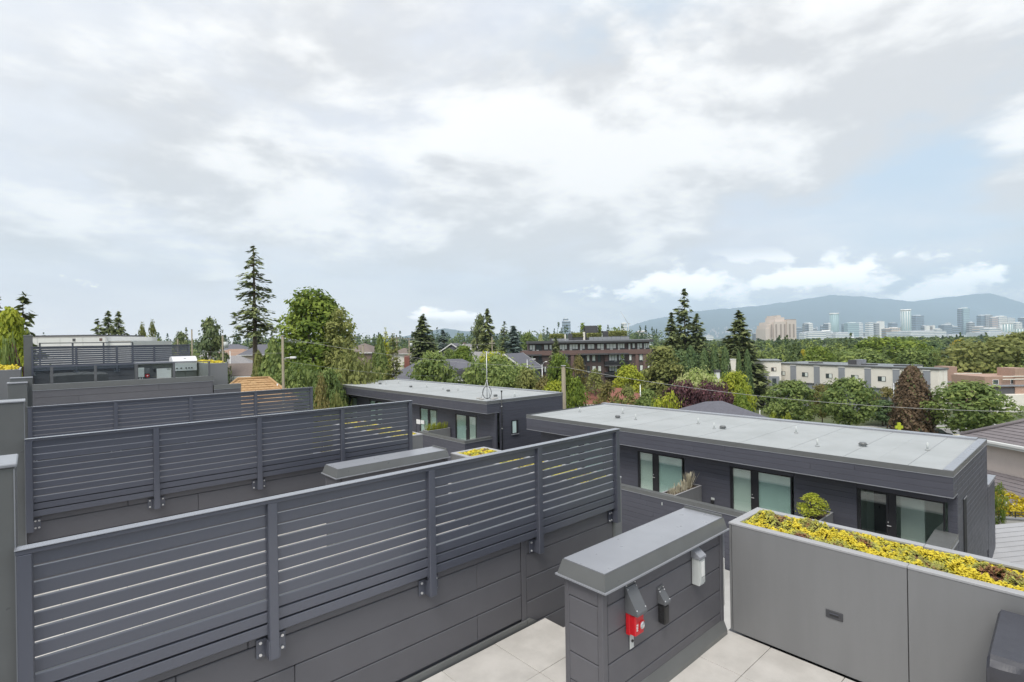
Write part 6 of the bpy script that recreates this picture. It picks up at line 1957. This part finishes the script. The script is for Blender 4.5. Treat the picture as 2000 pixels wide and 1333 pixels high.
SKY = [
    (z6(205), z6(262), v6(612), 2300, 'dark', 'dark and pale slab left of the tan hotel', 'ribs'), (z6(268), z6(330), v6(600), 2350, 'grey', 'grey tower directly left of the tan hotel', 'box'),
    (z6(895), z6(925), v6(490), 2500, 'dark', 'narrow dark tower right of the tan hotel', 'box'), (z6(925), z6(978), v6(482), 2500, 'pale', 'pale narrow tower beside the narrow dark one', 'box'),
    (z6(1130), z6(1178), v6(487), 2600, 'dark', 'short dark tower left of the tall round glass tower', 'box'), (z6(1215), z6(1318), v6(350), 2700, 'glass', 'tall round glass tower with bright white top', 'round'),
    (z6(1178), z6(1215), v6(480), 2600, 'pale', 'pale slim tower touching the round glass tower', 'box'), (z6(1375), z6(1415), v6(515), 2700, 'dark', 'small dark tower right of the round glass tower', 'box'),
    (z6(1420), z6(1555), v6(475), 2500, 'glass', 'wide pale green glass block right of the round tower', 'slab'), (z6(1790), z6(1838), v6(480), 2400, 'grey', 'grey half of the twin slab tower mid skyline', 'box'),
    (z6(1836), z6(1902), v6(455), 2400, 'white', 'bright white slab tower mid skyline', 'ribs'), (z7(170), z7(262), v6(550), 1900, 'brown', 'brown brick block right of the white slab tower', 'box'),
    (z7(240), z7(360), v6(540), 1900, 'tan', 'tan block right of the white slab tower', 'box'), (z7(410), z7(522), v6(302), 2700, 'pale', 'tallest pale round tower of the skyline', 'round'),
    (z7(555), z7(668), v6(380), 2800, 'blue', 'blue grey tower beside the tallest pale one', 'box'), (z7(672), z7(720), v6(515), 2500, 'dark', 'low dark block right of the blue grey tower', 'box'),
    (z7(720), z7(762), v6(512), 2450, 'white', 'white narrow tower with dark neighbour, mid right skyline', 'ribs'), (z7(765), z7(800), v6(518), 2450, 'brown', 'brown narrow tower between two white ones', 'box'),
    (z7(800), z7(835), v6(508), 2450, 'white', 'second white narrow tower, mid right skyline', 'ribs'), (z7(835), z7(912), v6(555), 2200, 'pale', 'squat pale tower in front, mid right skyline', 'slab'),
    (z7(920), z7(1030), v6(502), 2500, 'blue', 'dark blue glass block, mid right skyline', 'slab'), (z7(1040), z7(1140), v6(525), 2700, 'dark', 'wide dark low block left of the slender glass tower', 'slab'),
    (z7(1150), z7(1195), v6(292), 2750, 'blue', 'half of the slender blue green tower with shade put into its colour', 'slab'), (z7(1190), z7(1268), v6(285), 2750, 'glass', 'slender blue green glass tower at right', 'slab'),  # first box: shaded side of the glass tower, drawn by a darker colour
    (z7(1275), z7(1330), v6(465), 2900, 'blue', 'small blue block right of the slender glass tower', 'box'), (z7(1410), z7(1480), v6(378), 2850, 'blue', 'grey blue tower, left of a pair at right', 'box'),
    (z7(1470), z7(1562), v6(375), 2850, 'grey', 'grey tower, right of a pair at right', 'box'), (z7(1360), z7(1470), v6(525), 2300, 'tan', 'low tan block below the right pair of towers', 'slab'),
    (z7(1570), z7(1640), v6(405), 2600, 'pink', 'pink tower at right with shade put into its colour', 'box'), (z7(1635), z7(1742), v6(390), 2600, 'pale', 'pale pinkish tower at right', 'box'),  # first box: shaded side of the pale pinkish tower put into colour
    (z7(1742), z7(1850), v6(412), 2650, 'white', 'white tower with dark top floor at right', 'slab'), (z7(1715), z7(1840), v6(478), 2200, 'white', 'bright white rounded tower at the right edge', 'round'),
    (z7(1870), z7(1950), v6(470), 2500, 'pale', 'pale tower near the right edge', 'box'), (z7(1865), z7(1990), v6(545), 2200, 'white', 'low white round block at the right edge', 'round'),
    (z7(1960), z7(2060), v6(408), 2800, 'blue', 'blue tower cut by the right edge', 'box'), (z7(1480), z7(1640), v6(545), 2100, 'pale', 'low pale hall below the pink tower', 'slab'),
]
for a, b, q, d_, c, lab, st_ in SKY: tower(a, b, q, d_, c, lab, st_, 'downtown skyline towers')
rs = random.Random(12)
for i in range(72):
    a = rs.uniform(1480, 2040); w = rs.uniform(5, 14)
    tower(a, a + w, rs.uniform(630, 655), rs.uniform(2700, 3300), rs.choice(['grey', 'pale', 'blue', 'dark', 'pink', 'white']), 'small hazy block low in the distant skyline', 'slab', 'low blocks of the distant skyline')
for i, (a, b, q) in enumerate([(1565, 1586, 651), (1570, 1605, 649), (1604, 1622, 647), (1620, 1658, 651), (1752, 1825, 648), (1655, 1705, 660), (1838, 1876, 655), (1905, 1960, 650)]):
    tower(a, b, q, 1500, 'white' if i != 2 else 'pale', ['white low hospital wing nearest the tan hotel', 'long white hospital wing', 'raised middle hospital wing', 'bright white hospital wing at right', 'long white low block before the tallest tower', 'low pale sheds right of the hospital', 'low pale block before the dark blue glass', 'pale low block left of the white rounded tower'][i], 'slab', None, 5)
tower(1098.5, 1114.5, 628, 1900, 'blue', 'lone grey glass tower above the brick apartments', 'slab')
t = tower(1101, 1110, 623, 1905, 'blue', 'upper setback of the lone grey glass tower', 'slab')
tower(1214, 1224, 632, 1700, 'pale', 'pale tower under construction beside the crane', 'box')
tower(1243, 1262, 648, 1300, 'pink', 'small pinkish block right of the crane', 'slab'); tower(1256, 1274, 656, 900, 'white', 'low white block right of the crane', 'slab')
tower(1376, 1392, 657, 1500, 'white', 'white block between the three cedars and the tiered fir', 'slab')

dp = 1650; k = dp / FPX
cr = thing('tower_crane', (*pz(1228, dp), GROUND), 'thin tower crane above the brick apartments', 'crane', None, YAW - math.pi / 2)
zc_ = zat(1228, 633, dp) - GROUND
M_CRANE = wmat('crane_steel', (0.62, 0.60, 0.56))
add('mast', tube_mesh([([(0, 0, 0), (0, 0, zc_)], 1.0)], M_CRANE, 4), cr, local=True)
add('jib', tube_mesh([([(0, 0, zc_), ((1213 - 1228) * k, 0, zat(1213, 609, dp) - GROUND)], [.8, .5])], M_CRANE, 4), cr, local=True)
add('counter_jib', tube_mesh([([(0, 0, zc_), (7, 0, zc_ + 1)], .9)], M_CRANE, 4), cr, local=True)
add('cab', box_mesh(3, 3, 3, M_CRANE), cr, (1, 0, zc_), local=True)


# ------------------------------------------------------------------ mountains
def ridge(name, prof, D, D0, seed, amp, m):
    """range of hills whose crest follows the photo's skyline, foot at distance D0, crest at D"""
    r = np.random.RandomState(seed)
    P = np.array(prof, float)
    pxs = np.arange(P[0, 0], P[-1, 0] + 1, 5.0)
    ys = np.interp(pxs, P[:, 0], P[:, 1])
    rows = 16
    V = []
    ph = r.uniform(0, 6.28, 12)
    for j in range(rows + 1):
        f = j / rows
        d = D0 + (D - D0) * f if f <= 1 else D
        for i, p in enumerate(pxs):
            zt_ = zat(p, ys[i], D)
            h = max(0, zt_ - GROUND)
            bump = sum(math.sin(p * .012 * (q + 1) + ph[q] + f * 3 * (q % 3)) / (q + 1) for q in range(8))
            z = GROUND - 3 + (h + 3) * (f ** 1.25) * (1 + amp * bump * (1 - f) * .5) + amp * 45 * (math.sin(p * .11 + ph[8] + 4 * f) + .7 * math.sin(p * .23 + ph[9] - 5 * f) + .5 * math.sin(p * .47 + ph[10] + 7 * f)) * f
            x, y = pz(p, d)
            V.append((x, y, z))
    n = len(pxs)
    for i, p in enumerate(pxs):
        x, y = pz(p, D + 1500); V.append((x, y, GROUND - 3))
    rows += 1
    F = [[j * n + i, j * n + i + 1, (j + 1) * n + i + 1, (j + 1) * n + i] for j in range(rows) for i in range(n - 1)]
    c = np.array(V).mean(0)
    o = add(name, poly_mesh(np.array(V) - c, F, m, True), None, tuple(c))
    tag(o, None, None, None, 'structure')


M_HILL = wmat('forested_mountain', (0.035, 0.050, 0.050), rough=1.0, var=.3, scale=.002)
ridge('mountain_range', [(1150, 660), (1195, 650), (1225, 640), (1260, 627), (1310, 618), (1360, 608), (1420, 603), (1480, 598), (1540, 590), (1590, 582), (1620, 577), (1660, 578), (1700, 581), (1760, 587), (1800, 590), (1840, 591), (1870, 594), (1920, 605), (1960, 612), (2000, 618), (2100, 622), (2250, 612), (2500, 606)], 14500, 8600, 3, .16, M_HILL)
ridge('mountain_range', [(1700, 612), (1780, 590), (1830, 583), (1870, 579), (1905, 575), (1935, 573), (1960, 580), (2000, 592), (2060, 602), (2200, 590), (2500, 592)], 16400, 15000, 5, .10, M_HILL)
ridge('hills', [(720, 668), (800, 655), (840, 646), (870, 642), (900, 646), (950, 651), (1010, 655), (1100, 661), (1160, 664)], 9300, 8300, 7, .06, M_HILL)
# pale houses climbing the foot of the mountains, too many and too small to count
r = np.random.RandomState(9)
V, F = [], []
for i in range(520):
    px = r.uniform(1500, 2080) if i % 6 else r.uniform(1330, 1500); d = r.uniform(8700, 9700)
    x, y = pz(px, d)
    base = zat(px, 662 - 24 * ((d - 8700) / 1000) ** .9 + r.normal(0, 1.5), d)
    s = r.uniform(4, 10); h = r.uniform(4, 9)
    b0 = len(V)
    for dx, dy in ((-s, -s), (s, -s), (s, s), (-s, s)): V.append((x + dx, y + dy, base - 25))
    for dx, dy in ((-s, -s), (s, -s), (s, s), (-s, s)): V.append((x + dx, y + dy, base + h))
    F += [[b0 + 4, b0 + 5, b0 + 6, b0 + 7]] + [[b0 + q, b0 + (q + 1) % 4, b0 + 4 + (q + 1) % 4, b0 + 4 + q] for q in range(4)]
c = np.array(V).mean(0)
tag(add('hillside_houses', poly_mesh(np.array(V) - c, F, M_TW['pink']), None, tuple(c)), 'pale far houses scattered over the foot of the mountains', 'houses', None, 'stuff')


# ------------------------------------------------------------------ poles, wires, street things
def pole(px, dp, ptop, label, r0=.15, arm=None, cross=None, m=None, trans=None, name='utility_pole'):
    x, y = pz(px, dp)
    H = zat(px, ptop, dp) - GROUND
    t = thing(name, (x, y, GROUND), label, 'pole', None, YAW - math.pi / 2)
    add('shaft', tube_mesh([([(0, 0, 0), (0, 0, H * .5), (0, 0, H)], [r0 * 1.25, r0 * 1.1, r0 * .85])], m or M_WOODP, 10), t, local=True)
    if arm:
        z = zat(px, arm[1], dp) - GROUND
        e = (arm[0] - px) / FPX * dp
        ze_ = zat(px, arm[2], dp) - GROUND
        add('lamp_arm', tube_mesh([([(0, 0, z), (e * .35, -.1, z + (ze_ - z) * .85), (e * .8, -.1, ze_)], .04)], M_GALV, 6), t, local=True)
        lbox('lamp_head', t, *sorted((e * .75, e * 1.25)), -.25, .05, ze_ - .08, ze_ + .08, M_WHITE, .03)
    if cross:
        for q, w in cross:
            z = zat(px, q, dp) - GROUND
            lbox('crossarm', t, -w, w, -.2, -.08, z - .06, z + .06, M_WOODP)
            for sx_ in (-.9, -.45, .45, .9): add('insulator', cyl_mesh(.05, .16, M_WHITE, 6), t, (sx_ * w, -.14, z + .14), local=True)
    if trans:
        z = zat(px, trans, dp) - GROUND
        add('transformer', cyl_mesh(.32, .9, M_GREYBOX, 12), t, (.48, 0, z), local=True)
    lbox('pole_cap', t, -r0, r0, -r0, r0, H, H + .04, M_GALV)
    return t


pole(375, 95, 644, 'slender dark tipped pole left of the bushy pine', .13)
pole(347, 110, 662, 'short pole stub behind the farthest screen', .14)
pole(435, 78, 655, 'utility pole with pale transformer right of the bushy pine', .13, None, None, None, 674)
pole(449, 92, 686, 'thin pale lamp post before the grey hip roof', .07, None, None, M_WHITE, name='lamp_post')
pole(552, 43, 656, 'wooden streetlight pole in front of the great green tree', .105, (573, 703, 699))
pole(709, 88, 674, 'pale pole right of the great green tree', .17, (722, 727, 726))
pole(775, 120, 658, 'left of the twin utility poles with crossarms', .13, None, [(661, 1.3), (668, .9)])
pole(799, 130, 660, 'right of the twin utility poles, with transformer', .14, None, [(662, 1.3)], None, 674)
pole(961, 118, 658, 'pole standing before the double cypress', .13, None, [(672, .6)])
pole(1099.5, 44, 715, 'wooden pole rising behind the gap between the two pale roofs', .19)
pole(1029, 100, 702, 'thin lamp post left of the brick apartments', .08, (1042, 712, 702), None, M_GALV, name='lamp_post')
pole(1058, 90, 712, 'curved lamp post before the brick apartments', .08, (1066, 720, 707), None, M_GALV, name='lamp_post')
pole(1249, 62, 752, 'small globe lamp post left of the purple trees', .06, None, None, M_WHITE, name='lamp_post')
pole(1744, 69, 748, 'grey lamp post along the left side of the bronze tree', .06, (1752, 752, 746), None, M_GALV, name='lamp_post')
pole(1819, 66, 800, 'green sign post right of the bronze tree', .09, None, None, L_DARK and M_HOOD, name='sign_post')
pole(1482, 75, 800, 'pale porch lamp post left of the street trees', .10, None, None, M_WHITE, name='lamp_post')


def wire(pts, label, r=.018, sag=.5):
    P = [Vector((*pz(p, d), zat(p, q, d))) for p, q, d in pts]
    path = []
    for a, b in zip(P[:-1], P[1:]):
        for i in range(14):
            f = i / 14
            v = a.lerp(b, f); v.z -= sag * 4 * f * (1 - f); path.append(v)
    path.append(P[-1])
    c = path[0]
    o = add('power_line', tube_mesh([([v - c for v in path], r)], M_WIRE, 5), None, tuple(c))
    tag(o, label, 'wire')


M_WIRE = mat('pale_wire', (0.42, 0.42, 0.40), .5, 0, .1, 5)
wire([(1099.5, 717, 44), (2120, 806, 36)], 'long sagging wire running right from the wooden pole across the street trees', .016, .95)
wire([(1099.5, 718, 44), (552, 660, 43)], 'wire between the streetlight pole and the wooden pole', .008, .5)
wire([(552, 664, 43), (709, 676, 88)], 'upper wire crossing the great green tree', .008, .2)
wire([(552, 705, 43), (860, 735, 60)], 'middle wire crossing the foot of the great green tree', .008, .3)
wire([(552, 690, 43), (300, 676, 70)], 'wire running left from the streetlight pole', .008, .3)
wire([(775, 661, 120), (961, 672, 118)], 'far wire from the twin utility poles to the cypress pole', .02, .6)
wire([(552, 668, 43), (775, 661, 120)], 'thin wire toward the twin utility poles', .008, .4)


def car(px, dp, rz, label, col):
    x, y = pz(px, dp)
    t = thing('parked_car', (x, y, GROUND + .012), label, 'car', None, rz)
    m = mat('car_' + col[0], col[1], .25, 0, .03, 1, spec=.7)
    side = [(-2.15, .42), (-2.2, .75), (-2.05, .95), (-1.35, 1.02), (-.75, 1.45), (.65, 1.48), (1.35, 1.0), (2.05, .86), (2.18, .6), (2.12, .38)]
    prism('body', t, side, 'y', -.86, .86, m, local=True)
    prism('glasshouse', t, [(-1.2, 1.0), (-.72, 1.40), (.62, 1.43), (1.2, 1.0)], 'y', -.868, .868, M_PANED, local=True)
    for xx in (-1.35, 1.35):
        for yy in (-.8, .8):
            w = add('wheel', cyl_mesh(.33, .22, M_BLACK, 16), t, (xx, yy, .33), (rad(90), 0, 0), local=True)
            add('rim', cyl_mesh(.2, .24, M_GALV, 10), w, local=True)
    for yy in (-.65, .65):
        lbox('headlight', t, 2.1, 2.19, yy - .16, yy + .16, .62, .74, M_WHITE); lbox('tail_light', t, -2.22, -2.12, yy - .14, yy + .14, .7, .84, M_RED)


car(1815, 68, srz, 'dark car parked on the street under the bronze tree', ('dark', (0.03, 0.032, 0.04)))
car(1754, 67.5, srz, 'black car behind the yellow hydrant marker', ('black', (0.015, 0.015, 0.017)))
hy = thing('hydrant_marker', (*pz(1753, 60), GROUND), 'yellow green cross shaped marker post beyond the pale roof edge', 'marker', None, YAW - math.pi / 2)
M_HIVIS = wmat('high_visibility_yellow', (0.50, 0.56, 0.04), var=.05)
zh = zat(1753, 826, 60) - GROUND
lbox('post', hy, -.16, .16, -.1, .1, 0, zh, M_HIVIS); lbox('arm', hy, -.42, -.165, -.08, .08, zh - .65, zh - .35, M_HIVIS); lbox('arm', hy, .165, .42, -.08, .08, zh - .65, zh - .35, M_HIVIS)
sg = thing('street_sign', (*pz(1822, 65.5), GROUND), 'small white street sign on the post right of the bronze tree', 'sign', None, YAW - math.pi / 2)
lbox('board', sg, -.22, .22, -.05, -.02, zat(1822, 814, 65.5) - GROUND, zat(1822, 806, 65.5) - GROUND, M_WHITE); lbox('post', sg, -.03, .03, -.02, .04, 0, zat(1822, 806, 65.5) - GROUND, M_GALV)
sg = thing('lawn_sign', (*pz(1470, 76), GROUND), 'white notice board on the lawn left of the street trees', 'sign', None, YAW - math.pi / 2)
lbox('board', sg, -.28, .28, -.05, .0, .7, 1.7, M_WHITE)
for xx in (-.25, .19): lbox('post', sg, xx, xx + .06, .001, .05, 0, 1.7, M_GALV)

# ------------------------------------------------------------------ haze: one even body of air round everything
hz = bpy.data.materials.new('haze'); hz.use_nodes = True
hz.node_tree.nodes.clear()
pv = hz.node_tree.nodes.new('ShaderNodeVolumePrincipled')
pv.inputs['Color'].default_value = (0.67, 0.835, 1.0, 1)
pv.inputs['Density'].default_value = 0.000088
pv.inputs['Anisotropy'].default_value = 0.0
ho = hz.node_tree.nodes.new('ShaderNodeOutputMaterial')
hz.node_tree.links.new(pv.outputs[0], ho.inputs['Volume'])
hb = add('haze', box_mesh(22200, 24700, 1330, hz), None, (8000, -2750, GROUND - 5 + 665))
tag(hb, 'thin blue air between us and the mountains', 'haze', None, 'stuff')
